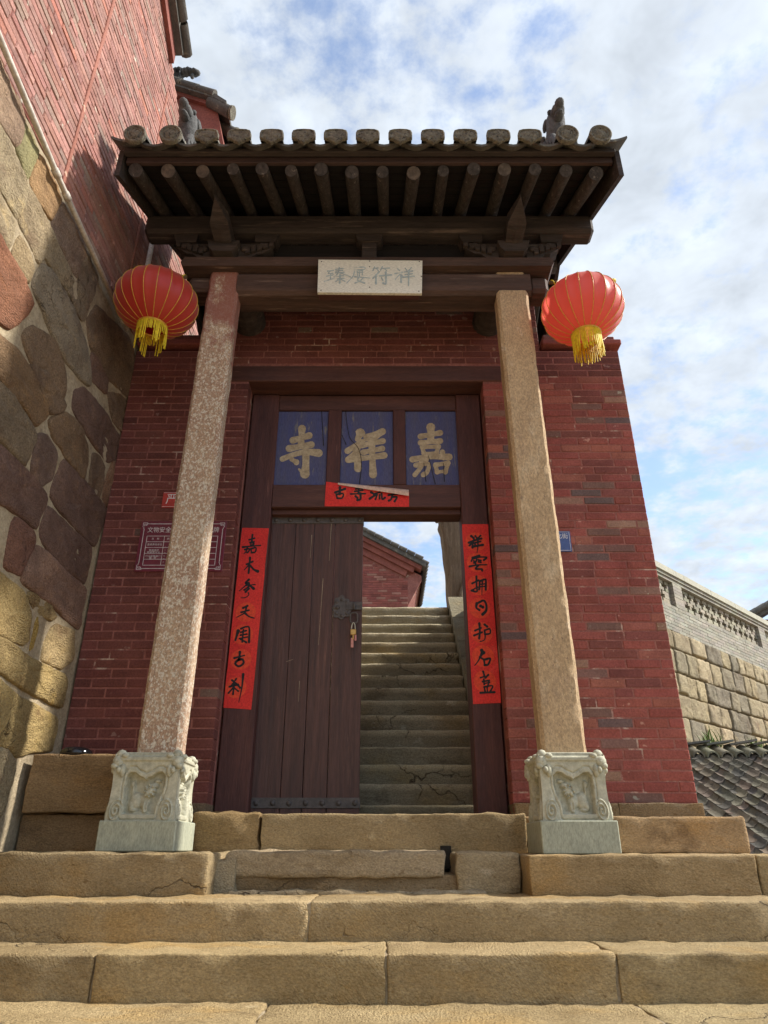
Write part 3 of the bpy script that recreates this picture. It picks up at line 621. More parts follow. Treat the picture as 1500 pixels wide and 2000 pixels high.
# main ridge, hip ridges and their end beasts
G().cbox(RX0 + .1, RX1 - .1, 5.95, 6.15, zr(6.05) + .06, zr(6.05) + .42, .03).build('ridge', 'tile_grey', roof)
def beast(x, y, zb, s_, par, name='ridge_beast'):
    g = G(); B = Vector((x, y, zb))
    pts = [(0, .10, 0), (0, .06, .16), (0, -.02, .30), (0, -.05, .42), (0, .0, .53), (0, .06, .60)]
    g.tube([B + Vector(p) * s_ for p in pts], [.085 * s_, .10 * s_, .085 * s_, .08 * s_, .055 * s_, .02 * s_], 10)
    g.ball(B + Vector((0, -.12, .43)) * s_, (.06 * s_, .10 * s_, .055 * s_)); g.ball(B + Vector((0, -.2, .44)) * s_, (.04 * s_, .05 * s_, .04 * s_)); g.ball(B + Vector((0, -.13, .36)) * s_, (.04 * s_, .08 * s_, .025 * s_))
    for q in (-1, 1):
        g.ball(B + Vector((q * .05, -.09, .48)) * s_, .025 * s_); g.ball(B + Vector((q * .07, .02, .46)) * s_, (.02 * s_, .06 * s_, .05 * s_)); g.tube([B + Vector((q * .05, -.05, .2)) * s_, B + Vector((q * .08, -.14, .1)) * s_, B + Vector((q * .07, -.16, 0)) * s_], [.045 * s_, .035 * s_, .04 * s_], 8)
        for k in range(4): g.ball(B + Vector((q * .075, .06 + .02 * k, .12 + .09 * k)) * s_, (.03 * s_, .05 * s_, .045 * s_))
    for k in range(5): g.ball(B + Vector((0, .13 + .015 * k, .08 + .08 * k)) * s_, (.03 * s_, .05 * s_, .05 * s_))
    g.cbox(x - .1 * s_, x + .1 * s_, y - .2 * s_, y + .2 * s_, zb - .14 * s_, zb + .02 * s_, .01); return g.build(name, 'grey_stone_figure', par, True, sharp=60)
for x in (-1.855, 1.625):
    sloped_bar(x - .07, x + .07, 4.55, 5.95, .03, .30, 'hip_ridge', 'tile_grey', roof); beast(x, 4.50, zr(4.5) + .14, 1.12, roof)
for x in (RX0 + .15, RX1 - .15): beast(x, 6.05, zr(6.05) + .45, 1.0, roof)

# ---- door frame with the three painted panels
YF = 5.955
frame = G().cbox(-1.325, -1.06, YF, 6.2, .225, 4.16, .008).build('door_frame', 'frame_wood', gate)
G().cbox(.725, .965, YF, 6.2, .205, 4.16, .008).build('jamb', 'frame_wood', frame)
G().cbox(-1.058, .723, YF + .012, 6.19, 3.985, 4.155, .006).build('head_rail', 'rail_wood', frame)
def zat(py, Y=YF): return atY(750, py, Y)[2]
def xat(px, py, Y=YF): return atY(px, py, Y)[0]
zt, zb = zat(800), zat(946)
G().cbox(-1.058, .723, YF + .008, 6.19, zt, 3.984, .006).build('top_rail', 'rail_wood', frame)
G().cbox(-1.058, .723, YF + .005, 6.19, zat(990), zb, .006).build('bottom_rail', 'rail_wood', frame)
G().cbox(-1.058, .723, YF + .06, 6.19, zat(990) - .05, zat(990) - .001, .004).build('stop_rail', 'rail_wood', frame)
st = [(-1.058, xat(540, 850) - .005), (xat(640, 850), xat(666, 850)), (xat(768, 850), xat(792, 850)), (xat(893, 850), .723)]
for a, b in st: G().cbox(a, b, YF + .004, 6.15, zb + .001, zt - .001, .006).build('stile', 'frame_wood', frame)
panels = []
for i in range(3): panels.append(G().cbox(st[i][1] + .001, st[i + 1][0] - .001, YF + .03, 6.1, zb + .002, zt - .002, .003).build('name_panel', 'blue_paint', frame))

# ---- brush lettering: strokes traced on the photograph, laid on the surface they are painted on
def stroke_mesh(g, pts, w0, w1, Y, lay):
    P = np.array(pts, float)
    if len(P) > 2:                                        # Catmull-Rom
        Q = np.vstack([2 * P[0] - P[1], P, 2 * P[-1] - P[-2]]); out = []
        for i in range(1, len(Q) - 2):
            for t in np.linspace(0, 1, 6, endpoint=False):
                a, b, c, d = Q[i - 1], Q[i], Q[i + 1], Q[i + 2]
                out.append(.5 * ((2 * b) + (-a + c) * t + (2 * a - 5 * b + 4 * c - d) * t * t + (-a + 3 * b - 3 * c + d) * t ** 3))
        P = np.array(out + [P[-1]])
    else: P = np.array([P[0] + (P[1] - P[0]) * t for t in np.linspace(0, 1, 6)])
    n = len(P); t = np.linspace(0, 1, n); w = (w0 + (w1 - w0) * t) * (1 - .22 * np.sin(math.pi * t)) / 2
    T_ = np.gradient(P, axis=0); T_ /= np.linalg.norm(T_, axis=1)[:, None] + 1e-9; Nn = np.c_[-T_[:, 1], T_[:, 0]]
    y = Y - lay * .00025; vs = []; fs = []
    Lp, Rp = P + Nn * w[:, None], P - Nn * w[:, None]
    for i in range(n): vs += [atY(*Lp[i], y), atY(*Rp[i], y)]
    fs += [(2 * i, 2 * i + 1, 2 * i + 3, 2 * i + 2) for i in range(n - 1)]
    for e, sg in ((0, -1), (n - 1, 1)):
        o = len(vs); K = 5; vs.append(atY(*P[e], y))
        a0 = math.atan2(Nn[e][1], Nn[e][0])
        for k in range(K + 1): a = a0 + (-sg) * math.pi * k / K; vs.append(atY(P[e][0] + math.cos(a) * w[e], P[e][1] + math.sin(a) * w[e], y))
        fs += [(o, o + 1 + k, o + 2 + k) for k in range(K)]
    g.add(vs, fs)
def character(spec, ox, oy, sc, Y, name, mat, par, wk=1.0):
    """spec: strokes separated by ';', each 'w0[-w1] x,y x,y ...' in crop pixels"""
    g = G()
    for i, s_ in enumerate(spec.split(';')):
        tk = s_.split(); ws = [float(q) for q in tk[0].split('-')]
        pts = [tuple(float(q) for q in p.split(',')) for p in tk[1:]]
        stroke_mesh(g, [(ox + a / sc, oy + b / sc) for a, b in pts], ws[0] / sc * wk, ws[-1] / sc * wk, Y, i)
    return g.build(name, mat, par)
PANEL_CH = [
 '46-40 262,215 255,320;40 195,300 315,265;42-40 168,360 330,332;32-46 118,437 200,405 290,385 385,393;46-56 290,380 290,470 283,545;40-12 283,550 240,512;26-36 185,438 220,460',
 '60-34 688,250 670,290;36 595,378 650,340 705,312;40-34 685,330 650,390 600,440;46 660,370 672,505;36 655,400 695,432;46-40 740,280 852,235;36-28 852,238 790,292;34 700,338 855,305;34 710,388 850,360;38 600,442 720,430 865,410;44-46 772,300 782,550',
 '52-44 1205,205 1205,300;34 1130,272 1275,245;34 1130,318 1275,305;30 1143,350 1155,395;28 1143,350 1262,345;30 1262,345 1246,395;22 1155,397 1246,393;36-40 1070,440 1200,420 1340,422;34 1180,415 1170,440;34 1290,388 1300,425;30 1095,482 1185,472 1180,530 1150,552;36-28 1140,455 1130,500 1088,553;30 1240,482 1252,532;30 1240,480 1332,466;30 1332,466 1312,532;24 1252,532 1312,526']
for sp_, pa in zip(PANEL_CH, panels): character(sp_, 520, 780, 3.75, YF + .0288, 'brush_character', 'gilt_char', pa, 1.28)

# ---- the closed plank leaf
YD = 6.09
dx0, dx1 = -1.075, atY(703, 1500, YD)[0]; dz0, dz1 = .235, 2.955
cutpx = [(565, 1400), (640, 1400)]
xs = [dx0, atY(556, 1400, YD)[0], atY(602, 1300, YD)[0], atY(643, 1400, YD)[0], dx1]
leaf = G().cbox(xs[0], xs[1] - .002, YD, YD + .055, dz0, dz1, .003).build('door_leaf', 'door_wood', gate)
for a, b in zip(xs[1:-1], xs[2:]): G().cbox(a + .0025, b - .0025, YD + random.uniform(-.002, .002), YD + .055, dz0, dz1, .003).build('plank', 'door_wood', leaf)
def zd(py): return atY(600, py, YD)[2]
for pa, pb in ((1010, 1023), (1558, 1579)):
    za, zb2 = zd(pb), zd(pa)
    s_ = G().cbox(dx0 + .002, dx1 + .004, YD - .008, YD + .06, za, zb2, .003).build('iron_strap', 'iron', leaf)
    for k in range(7):
        x = dx0 + .055 + k * (dx1 - dx0 - .09) / 6
        g = G(); g.ball((x, YD - .008, (za + zb2) / 2), (.023, .017, .023), 10); g.build('stud', 'iron', s_, True)
g = G()
for q in ([(648, 1010), (643, 1095)], [(631, 1130), (622, 1260)], [(609, 1045), (606, 1090)], [(560, 1292), (572, 1288)], [(585, 1330), (583, 1370)]):
    stroke_mesh(g, q, .9, .5, YD - .0028, 0)
tag(g.build('scratch', 'gilt_char', leaf), kind='stuff')
for pa_, qs in ((panels[1], ([(675, 802), (678, 830), (684, 856), (700, 876), (706, 905), (702, 945)], [(668, 850), (676, 868)])), (panels[2], ([(837, 890), (842, 912), (850, 945)], [(866, 905), (868, 940)], [(828, 905), (832, 940)])), (panels[0], ([(628, 802), (632, 870)],))):
    g = G()
    for q in qs: stroke_mesh(g, q, 1.1, 1.6, YF + .0240, 0)
    tag(g.build('crack', 'dark_fill', pa_), kind='stuff')
# lock plate: lobed iron rosette, hasp, ring
lc = Vector(atY(668, 1187, YD - .004)); g = G(); n = 40
out = [];
for k in range(n):
    a = 2 * math.pi * k / n; r_ = .098 * (1 + .10 * math.cos(8 * a) + .07 * math.cos(3 * a + .6)); out.append((lc.x + r_ * .88 * math.cos(a), lc.z + r_ * 1.08 * math.sin(a)))
prism(g, out, 'y', YD - .011, YD + .001)
for k in range(8):
    a = 2 * math.pi * k / 8; g.ball((lc.x + .066 * math.cos(a), YD - .011, lc.z + .075 * math.sin(a)), (.019, .008, .019), 8)
g.ball((lc.x - .04, YD - .012, lc.z), (.02, .016, .02), 10); plate = g.build('lock_plate', 'iron', leaf, True, sharp=40)
hp = Vector(atY(692, 1183, YD - .01)); G().cbox(hp.x - .075, dx1 + .002, YD - .018, YD - .0095, hp.z - .04, hp.z + .035, .003).build('hasp', 'iron', leaf)
G().tube([(hp.x, YD - .02, hp.z + .02), (hp.x, YD - .045, hp.z + .005), (hp.x, YD - .04, hp.z - .05)], .010, 8).build('hasp_eye', 'iron', leaf, True)
rc = Vector(atY(691, 1207, YD - .035)); G().tube([(rc.x + .042 * math.sin(t) * (1 + .25 * math.cos(2 * t)), YD - .036, rc.z + .048 * math.cos(t)) for t in np.linspace(0, 2 * math.pi, 25)], .008, 8, False).build('pull_ring', 'iron', leaf, True)
# padlock hanging from the ring
pl = Vector(atY(690, 1233, YD - .04)); pad = thing('padlock', (pl.x, pl.y, pl.z - .05), 'small brass padlock with key and pink tag hanging from the door ring', 'padlock')
G().cbox(pl.x - .027, pl.x + .027, YD - .052, YD - .026, pl.z - .035, pl.z + .018, .005).build('lock_body', 'brass', pad)
G().tube([(pl.x + .017 * math.cos(t), YD - .039, pl.z + .016 + (.062 if 0 < t < math.pi else 0) * math.sin(t)) for t in np.linspace(0, math.pi, 12)], .0055, 8).build('shackle', 'coping', pad, True)
G().cbox(pl.x - .006, pl.x + .006, YD - .047, YD - .041, pl.z - .075, pl.z - .03, .002).build('key', 'brass', pad)
G().cbox(pl.x - .020, pl.x + .004, YD - .043, YD - .038, pl.z - .145, pl.z - .06, .002).build('key_tag', 'pink_tape', pad); G().cbox(pl.x + .012, pl.x + .030, YD - .046, YD - .040, pl.z - .085, pl.z - .03, .003).build('key_tag', 'pink_tape', pad)

# ================================================================== PAPER, PLAQUE, SIGNS
def sheet(corners, Y, name, mat, thick=.002, sub=(4, 14), wob=.0):
    """paper with the photographed outline lying on plane Y; corners tl, tr, br, bl in pixels"""
    tl, tr, br, bl = [np.array(atY(*p, Y)) for p in corners]; g = G(); m_, n_ = sub; P = np.zeros((n_ + 1, m_ + 1, 3))
    for i in range(n_ + 1):
        for j in range(m_ + 1):
            u, v = j / m_, i / n_; P[i, j] = (tl * (1 - u) + tr * u) * (1 - v) + (bl * (1 - u) + br * u) * v
            P[i, j, 1] = Y - thick
            if i in (0, n_) or j in (0, m_): P[i, j, 0] += wob * mn.noise(Vector((i * .9, j * 1.7, Y * 9))); P[i, j, 2] += wob * mn.noise(Vector((j * 1.9, i * .7, 3.)))
    return g.grid(P[::-1]).build(name, mat)
def disc(px, py, r, Y, par, mat='sun_orange'):
    g = G(); n = 28; c = atY(px, py, Y); g.add([(c[0] + r * math.cos(t), Y, c[2] + r * math.sin(t)) for t in np.linspace(0, 2 * math.pi, n, endpoint=False)], [tuple(range(n))]); return g.build('printed_sun', mat, par)
def hand_over(o, label, cat, group=None): return tag(o, label, cat, group)
YP = YF - .002
cl = sheet([(473, 1031), (525, 1032), (491, 1386), (436, 1382)], YP, 'couplet_scroll', 'paper_red', wob=.003)
hand_over(cl, 'long red paper couplet beginning 嘉木, on the jamb beside the closed door leaf', 'couplet')
LEFT = ['14 385,130 378,190;12 350,180 405,165;10 358,207 402,200;9 362,216 400,211 396,231 365,233;14-8 285,256 370,246 468,238;10 392,224 402,246;12 305,282 350,272 346,300 330,312;12-7 332,262 320,300 300,320;12 368,276 376,312;12 368,274 420,262 412,306 376,312',
 '16-14 360,365 356,420 345,522;13 325,432 388,404;12-6 347,440 300,492;14-20 363,445 398,485 440,505',
 '15 348,590 312,626 348,626;12-6 332,636 250,706;14-20 342,634 396,682;8 318,652 412,640;12 348,660 300,697;15 348,682 315,716;8-6 342,725 346,748 310,775 270,777',
 '15 288,882 334,860;13 268,927 348,905;15-6 322,868 305,930 225,977;16-8 308,935 350,970 402,986',
 '24-14 238,1118 210,1212;12-16 265,1096 320,1075 352,1092 350,1232;12 265,1132 322,1115;12 262,1162 327,1150;12 292,1108 280,1232;10 250,1197 332,1180;14 265,1202 322,1236',
 '15-10 198,1397 302,1370;18 256,1335 250,1400;17 252,1402 208,1452 246,1482 292,1450 282,1412 240,1416',
 '14 175,1625 227,1667;12 218,1610 168,1682;14 148,1692 238,1670;14 197,1668 185,1768;12 187,1702 138,1757;12 195,1702 238,1737;15 240,1680 257,1702;18-4 290,1563 276,1700 244,1852']
for i, sp_ in enumerate(LEFT):
    cyy = [225, 445, 680, 925, 1155, 1410, 1700][i]; cxx = [385, 375, 345, 315, 285, 265, 215][i]
    if i > 2: disc(420 + cxx / 5.267, 1020 + cyy / 5.267, .088, YP - .0024, cl)
    character(sp_, 420, 1020, 5.267, YP - .003, 'brush_character', 'ink', cl, 1.65)
cr = sheet([(902, 1024), (953, 1024), (979, 1373), (924, 1375)], YP, 'couplet_scroll', 'paper_red', wob=.003)
hand_over(cr, 'long red paper couplet beginning 祥雲, on the jamb beside the open stairway', 'couplet')
RIGHT = ['17 213,195 238,217;16 188,262 242,240;14 242,240 195,292;16 226,255 226,312;12 240,266 252,282;13 255,195 270,216;13 308,190 286,215;14 255,237 318,220;13 255,264 308,250;16 238,302 332,285;16-4 281,218 281,300 272,367',
 '14 225,417 297,395;12 227,415 215,452;12-14 228,430 300,411 372,415 342,442;12 272,400 265,452;12 238,450 258,460;12 285,440 312,446;12 240,470 258,478;12 288,460 312,466;14-8 195,507 280,491 372,490;14 287,495 258,531 318,534 326,550',
 '14 266,610 267,700 270,765 215,756;14 223,682 287,650;12 220,752 277,720;14 300,660 295,742;14 300,660 350,640 363,652 362,747;10 300,692 356,686;10 300,717 356,712;12-4 326,648 322,802',
 '19-14 270,888 265,930 297,957;15-20 288,880 340,858 367,900 366,960 330,1000;20 308,914 332,926',
 '16 296,1093 301,1180 295,1247;14 253,1167 312,1140;14 243,1217 322,1185;16 350,1105 377,1126;13 350,1165 402,1150 406,1195 355,1206;13-6 350,1167 356,1230 345,1265 303,1281',
 '23 320,1370 340,1396;18-6 326,1385 290,1470 249,1527;14 347,1390 303,1440;14 300,1440 342,1466;14 345,1472 351,1522;16 345,1467 407,1455 387,1515 351,1522',
 '15 335,1588 351,1642;15 387,1623 360,1652;12 308,1652 347,1640;13 330,1692 397,1680;12 342,1668 346,1722;12 397,1680 382,1742;10 345,1712 402,1700;12 345,1747 356,1793;12 345,1747 432,1736 407,1797;10 376,1747 379,1797;15 308,1807 452,1800']
for i, sp_ in enumerate(RIGHT):
    cyy = [255, 465, 700, 935, 1190, 1430, 1690][i]; cxx = [260, 275, 285, 300, 320, 335, 355][i]
    disc(880 + cxx / 5.267, 1010 + cyy / 5.267, .094, YP - .0024, cr); character(sp_, 880, 1010, 5.267, YP - .003, 'brush_character', 'ink', cr, 1.65)
hs = sheet([(637, 941), (799, 961), (799, 990), (634, 989)], YP + .004, 'banner_strip', 'paper_red', sub=(14, 4))
hand_over(hs, 'short red paper strip with four brush characters, its upper edge peeling, pasted above the doorway', 'paper strip')
Yb = YP + .004
TOPC = ['13 505,682 577,655;15 540,645 538,692;10 513,697 520,724;10 513,697 562,690 556,721 520,724', '10 655,657 702,650;13 678,638 676,690;10 648,674 707,665;9 618,693 724,690;13 690,690 690,730 668,737;13 655,710 667,720',
 '13 768,680 792,696;13 758,727 797,700;10 798,690 832,680;10 812,698 800,732;10 830,700 830,727;11 845,690 850,731 870,720', '11 895,702 960,690;12 927,690 915,730 898,742;11 925,715 957,715 940,747']
for i, sp_ in enumerate(TOPC):
    if i < 3: disc(520 + [545, 675, 815][i] / 3.75, 780 + [687, 690, 690][i] / 3.75, .056, Yb - .0024, hs)
    character(sp_, 520, 780, 3.75, Yb - .003, 'brush_character', 'ink', hs, 1.5)
g = G(); P = np.zeros((9, 4, 3))                            # the curled-over upper edge of the strip
for i in range(9):
    t = i / 8; a = np.array(atY(660 + 138 * t, 944 + 16 * t, Yb - .002)); w_ = .02 + .05 * t
    for j, (dy, dz) in enumerate(((0, .0), (-.02, -.004), (-.032, -.35), (-.026, -.9))): P[i, j] = a + np.array([0, dy * (.3 + t), dz * w_ + (.006 if j == 1 else 0)])
g.grid(P).build('peeled_edge', 'paper_back', hs, True)

pq = [(622, 507), (825, 509), (824, 573), (620, 571)]; YQ = 4.90
tl, tr, br_, bl = [atY(*p, YQ) for p in pq]
plq = G().hexa([(bl[0], YQ, bl[2]), (br_[0], YQ, br_[2]), (br_[0], YQ + .028, br_[2]), (bl[0], YQ + .028, bl[2]), (tl[0], YQ, tl[2]), (tr[0], YQ, tr[2]), (tr[0], YQ + .028, tr[2]), (tl[0], YQ + .028, tl[2])]).build('name_plaque', 'plaque_white')
tag(plq, 'cream white plaque with four faded grey-blue characters nailed to the beam under the eaves', 'plaque')
PLQ = ['12 238,237 306,230;11 270,237 245,266 302,262;11 225,297 312,280;12 275,265 272,325;15-8 205,356 317,320;11 330,217 420,205;11 335,237 415,228;11 328,257 432,250;13 376,195 360,260 315,306;14-8 385,255 512,306;11 345,302 427,290;11 350,327 432,320;20 385,285 380,376;12 360,340 330,362;12 400,335 442,357',
 '12 558,196 667,190 665,216 560,221;17-8 555,195 540,290 463,377;10 580,237 652,230;10 585,257 652,250;12 615,225 612,300;10 590,245 590,287;10 646,240 645,282;14-8 553,302 737,318;14 610,305 590,345 672,377;12 660,310 620,350 560,376',
 '13 790,188 770,231;12 775,207 832,200;12 810,205 832,231;13 880,185 860,226;12 870,207 967,200;12 900,205 932,231;16 842,245 770,322;20 805,285 805,382;16 850,292 987,282;20 920,250 922,382 890,376;14 870,315 887,346',
 '14 1060,210 1082,231;14 1028,267 1112,250;14-9 1102,255 1030,336;20 1100,280 1100,367;12 1112,290 1132,311;12 1150,205 1167,226;12 1222,195 1195,226;13 1138,247 1237,235;12 1148,277 1232,268;15 1120,307 1252,298;21-12 1190,235 1187,407']
for sp_ in PLQ: character(sp_, 600, 490, 6, YQ - .0012, 'faded_character', 'plaque_ink', plq, 1.25)
for px, py in ((628, 511), (722, 510), (819, 511), (627, 567), (722, 561), (818, 569), (823, 540), (722, 521)):
    c = atY(px, py, YQ); G().ball((c[0], YQ - .001, c[2]), (.006, .004, .006), 8).build('nail', 'iron', plq)
c0 = atY(627, 573, 4.9); G().cbox(bl[0] + .01, br_[0] - .02, 4.93, 4.999, bl[2] - .005, bl[2] + .30, .004).build('mounting_batten', 'rail_wood', plq)

def text_mesh(body, size, x, y, z, name, mat, par, align='LEFT', sx=1.0):
    cu = bpy.data.curves.new(name, 'FONT'); cu.body = body; cu.size = size; cu.align_x = align; cu.align_y = 'CENTER'; cu.resolution_u = 2
    o = bpy.data.objects.new(name, cu); COL.objects.link(o); dg = bpy.context.evaluated_depsgraph_get(); me = bpy.data.meshes.new_from_object(o.evaluated_get(dg)); bpy.data.objects.remove(o)
    me.transform(Matrix.Translation((x, y, z)) @ Matrix.Rotation(R(90), 4, 'X') @ Matrix.Diagonal((sx, 1, 1, 1))); me.materials.clear(); me.materials.append(MATS[mat])
    q = bpy.data.objects.new(name, me); COL.objects.link(q); attach(q, par) if par else None; return q
# maroon notice board
YS = YW - .012
a = atY(274, 1018, YS); b = atY(430, 1021, YS); c = atY(416, 1117, YS)
sx0, sx1, sz1, sz0 = -2.165, -1.405, a[2], c[2] + .005
nb = G().cbox(sx0, sx1, YS, YS + .012, sz0, sz1, .002).build('notice_board', 'sign_maroon'); tag(nb, 'maroon notice board with white table of small print, half behind the weathered column', 'sign')
def line(x0, x1, z0, z1, par=nb, y=None): y = YS - .001 if y is None else y; return G().add([(x0, y, z0), (x1, y, z0), (x1, y, z1), (x0, y, z1)], [(0, 1, 2, 3)]).build('white_line', 'sign_white', par)
W_, H_ = sx1 - sx0, sz1 - sz0; lw = .005
for x in (sx0 + .028, sx1 - .033): line(x, x + lw, sz0 + .075, sz1 - .075)
for z in (sz0 + .024, sz1 - .029): line(sx0 + .08, sx1 - .08, z, z + lw)
for qx in (0, 1):
    for qz in (0, 1):                                     # fret corners
        X = lambda t: (sx0 + t) if qx == 0 else (sx1 - t); Z = lambda t: (sz0 + t) if qz == 0 else (sz1 - t)
        for (u0, u1, v0, v1) in ((.015, .06, .015, .019), (.015, .019, .0195, .06), (.026, .05, .028, .032), (.026, .03, .0325, .05), (.05, .054, .0195, .04), (.0595, .0635, .0195, .03), (.036, .0495, .04, .044), (.064, .08, .024, .028), (.024, .028, .06, .076)):
            line(min(X(u0), X(u1)), max(X(u0), X(u1)), min(Z(v0), Z(v1)), max(Z(v0), Z(v1)), y=YS - .0013)
tx0, tx1 = sx0 + .065, sx1 - .065; rows_ = [.145, .20, .255, .31, .365]; tb = sz0 + .055
for i, r_ in enumerate(rows_): line(tx0, tx1, sz1 - r_ - .002, sz1 - r_ + .002)
line(tx0, tx1, tb, tb + .004)
for x in (tx0, tx0 + .155, tx1 - .004): line(x, x + .004, tb + .0045, sz1 - .148, y=YS - .0016)
line(tx0 + .32, tx0 + .323, sz1 - .197, sz1 - .148, y=YS - .0016)
text_mesh('文物安全直接责任人公示牌', .058, (sx0 + sx1) / 2, YS - .001, sz1 - .088, 'printed_text', 'sign_white', nb, 'CENTER', .92)
mids = [sz1 - (p + q) / 2 for p, q in zip(rows_[:-1], rows_[1:])]
for tlab, tv, zz in zip(('名    称', '直接责任单位', '管理单位', '行业监管部门'), ('赤祥村嘉祥寺', '三甲镇赤祥村', '三甲镇人民政府', '高平市文物局'), mids):
    text_mesh(tlab, .022, tx0 + .08, YS - .001, zz, 'printed_text', 'sign_white', nb, 'CENTER'); text_mesh(tv, .022, tx0 + .18 if tv[0] == '赤' else tx0 + .22, YS - .001, zz, 'printed_text', 'sign_white', nb)
text_mesh('直接责任人', .024, tx0 + .08, YS - .001, tb + .12, 'printed_text', 'sign_white', nb, 'CENTER'); text_mesh('职  责', .024, tx0 + .08, YS - .001, tb + .07, 'printed_text', 'sign_white', nb, 'CENTER')
for i in range(6): text_mesh('一二三四五六'[i], .013, tx0 + .172, YS - .001, tb + .175 - i * .029, 'printed_text', 'sign_white', nb); [line(tx0 + .20 + k * .018, tx0 + .213 + k * .018, tb + .170 - i * .029, tb + .178 - i * .029, y=YS - .0013) for k in range(0, random.randint(12, 20), 20)]; line(tx0 + .20, tx0 + random.uniform(.38, .45), tb + .172 - i * .029, tb + .178 - i * .029, y=YS - .0013)
a = atY(317, 961, YS); b = atY(313, 991, YS); yx0 = -2.012
ys_ = G().cbox(yx0, yx0 + .42, YS, YS + .012, b[2], a[2], .002).build('warning_sign', 'sign_red'); tag(ys_, 'small red warning sign with white character 严, above the maroon notice board', 'sign')
text_mesh('严禁', .115, yx0 + .03, YS - .001, (a[2] + b[2]) / 2, 'printed_text', 'sign_white', ys_)
for z in (b[2] + .006, a[2] - .009): G().add([(yx0 + .006, YS - .001, z), (yx0 + .414, YS - .001, z), (yx0 + .414, YS - .001, z + .003), (yx0 + .006, YS - .001, z + .003)], [(0, 1, 2, 3)]).build('white_line', 'sign_white', ys_)
a = atY(1113, 1037, YS); b = atY(1118, 1077, YS); bx1 = a[0]
bs = G().cbox(bx1 - .30, bx1, YS, YS + .012, b[2], a[2], .003).build('street_sign', 'sign_blue'); tag(bs, 'small blue street sign reading 北街 with white border, on brick wall behind the tan column', 'sign')
text_mesh('北街', .055, bx1 - .022, YS - .001, b[2] + (a[2] - b[2]) * .73, 'printed_text', 'sign_white', bs, 'RIGHT')
for (x0, x1, z0, z1) in ((bx1 - .29, bx1 - .01, a[2] - .012, a[2] - .009), (bx1 - .29, bx1 - .01, b[2] + .009, b[2] + .012), (bx1 - .0125, bx1 - .0095, b[2] + .0122, a[2] - .0122)):
    G().add([(x0, YS - .001, z0), (x1, YS - .001, z0), (x1, YS - .001, z1), (x0, YS - .001, z1)], [(0, 1, 2, 3)]).build('white_line', 'sign_white', bs)

# ================================================================== LANTERNS
def lantern(c, rx, rz, label, poleA, poleB, plabel, tilt=0):
    po = thing('lantern_pole', poleA, plabel, 'pole', 'lantern poles')
    A, B = Vector(poleA), Vector(poleB); G().tube([A, B], .018, 8).build('pole_shaft', 'pole_wood', po, True)
    d = (B - A); n = 60; G().tube([A + d * t + Vector((0, math.cos(t * 55), math.sin(t * 55))) * .0205 for t in np.linspace(.02, .98, n)], .005, 5).build('yellow_binding', 'tassel_yellow', po, True)
    G().tube([B - d * .12, B - d * .08, B], [.022, .026, .02], 8).build('yellow_tip', 'tassel_yellow', po, True)
    C = Vector(c); lt = thing('red_lantern', (C.x, C.y, C.z - rz), label, 'lantern', 'lanterns either side of the gate')
    K = 20; nv = 20; nu = K * 4; P = np.zeros((nv, nu, 3))
    for i in range(nv):
        a = -1.22 + 2.44 * i / (nv - 1)
        for j in range(nu):
            t = 2 * math.pi * j / nu; sc = 1 - .035 * abs(math.sin(t * K / 2)) ** .7 * math.cos(a); w = sc * (1 + .006 * mn.noise(Vector((t * 9, a * 14, c[0]))))
            P[i, j] = (C.x + rx * math.cos(a) * math.cos(t) * w, C.y + rx * math.cos(a) * math.sin(t) * w, C.z + rz * math.sin(a) / math.sin(1.22))
    G().grid(P, closed=True).build('lantern_shade', 'lantern_cloth' if tilt else 'sunlit_lantern_cloth', lt, True)
    for k in range(K):
        t = 2 * math.pi * k / K
        G().tube([(C.x + rx * 1.004 * math.cos(a) * math.cos(t), C.y + rx * 1.004 * math.cos(a) * math.sin(t), C.z + rz * math.sin(a) / math.sin(1.22)) for a in np.linspace(-1.22, 1.22, 16)], .0032, 5).build('gold_rib', 'gold_thread', lt, True)
    rr = rx * math.cos(1.22)
    for s_ in (-1, 1): G().tube([(C.x + rr * math.cos(t), C.y + rr * math.sin(t), C.z + s_ * rz) for t in np.linspace(0, 2 * math.pi, 25)], .011, 6, False).build('rim_ring', 'gold_thread', lt, True)
    G().tube([(C.x, C.y, C.z + rz - .01), (C.x, C.y, A.z)], .006, 6).build('hanging_cord', 'tassel_yellow', lt)
    G().tube([(C.x - rr, C.y, C.z + rz), (C.x + rr, C.y, C.z + rz)], .005, 6).build('top_bar', 'gold_thread', lt)
    g = G()
    for k in range(72):
        t = 2 * math.pi * k / 72; L_ = random.uniform(.19, .235)
        if tilt and (k // 6) % 2: L_ *= .45
        x, y = C.x + rr * math.cos(t), C.y + rr * math.sin(t); q = random.uniform(-.012, .012)
        g.tube([(x, y, C.z - rz), (x + q * .4, y + q * .3, C.z - rz - L_ * .5), (x + q, y - q, C.z - rz - L_)], [.0045, .005, .004], 4)
    tag(g.build('fringe', 'tassel_yellow', lt), kind='stuff')
cl_ = atY(306, 592, 4.88); cr_ = atY(1137, 605, 4.88)
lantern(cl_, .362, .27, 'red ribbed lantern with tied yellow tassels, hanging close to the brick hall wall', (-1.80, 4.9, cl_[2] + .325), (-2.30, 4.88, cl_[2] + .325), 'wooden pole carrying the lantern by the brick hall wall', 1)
lantern(cr_, .356, .28, 'pale sunlit red lantern with full yellow fringe, hanging against the open sky', (1.50, 4.9, cr_[2] + .335), (2.10, 4.88, cr_[2] + .335), 'wooden pole with yellow tip carrying the lantern against the sky')

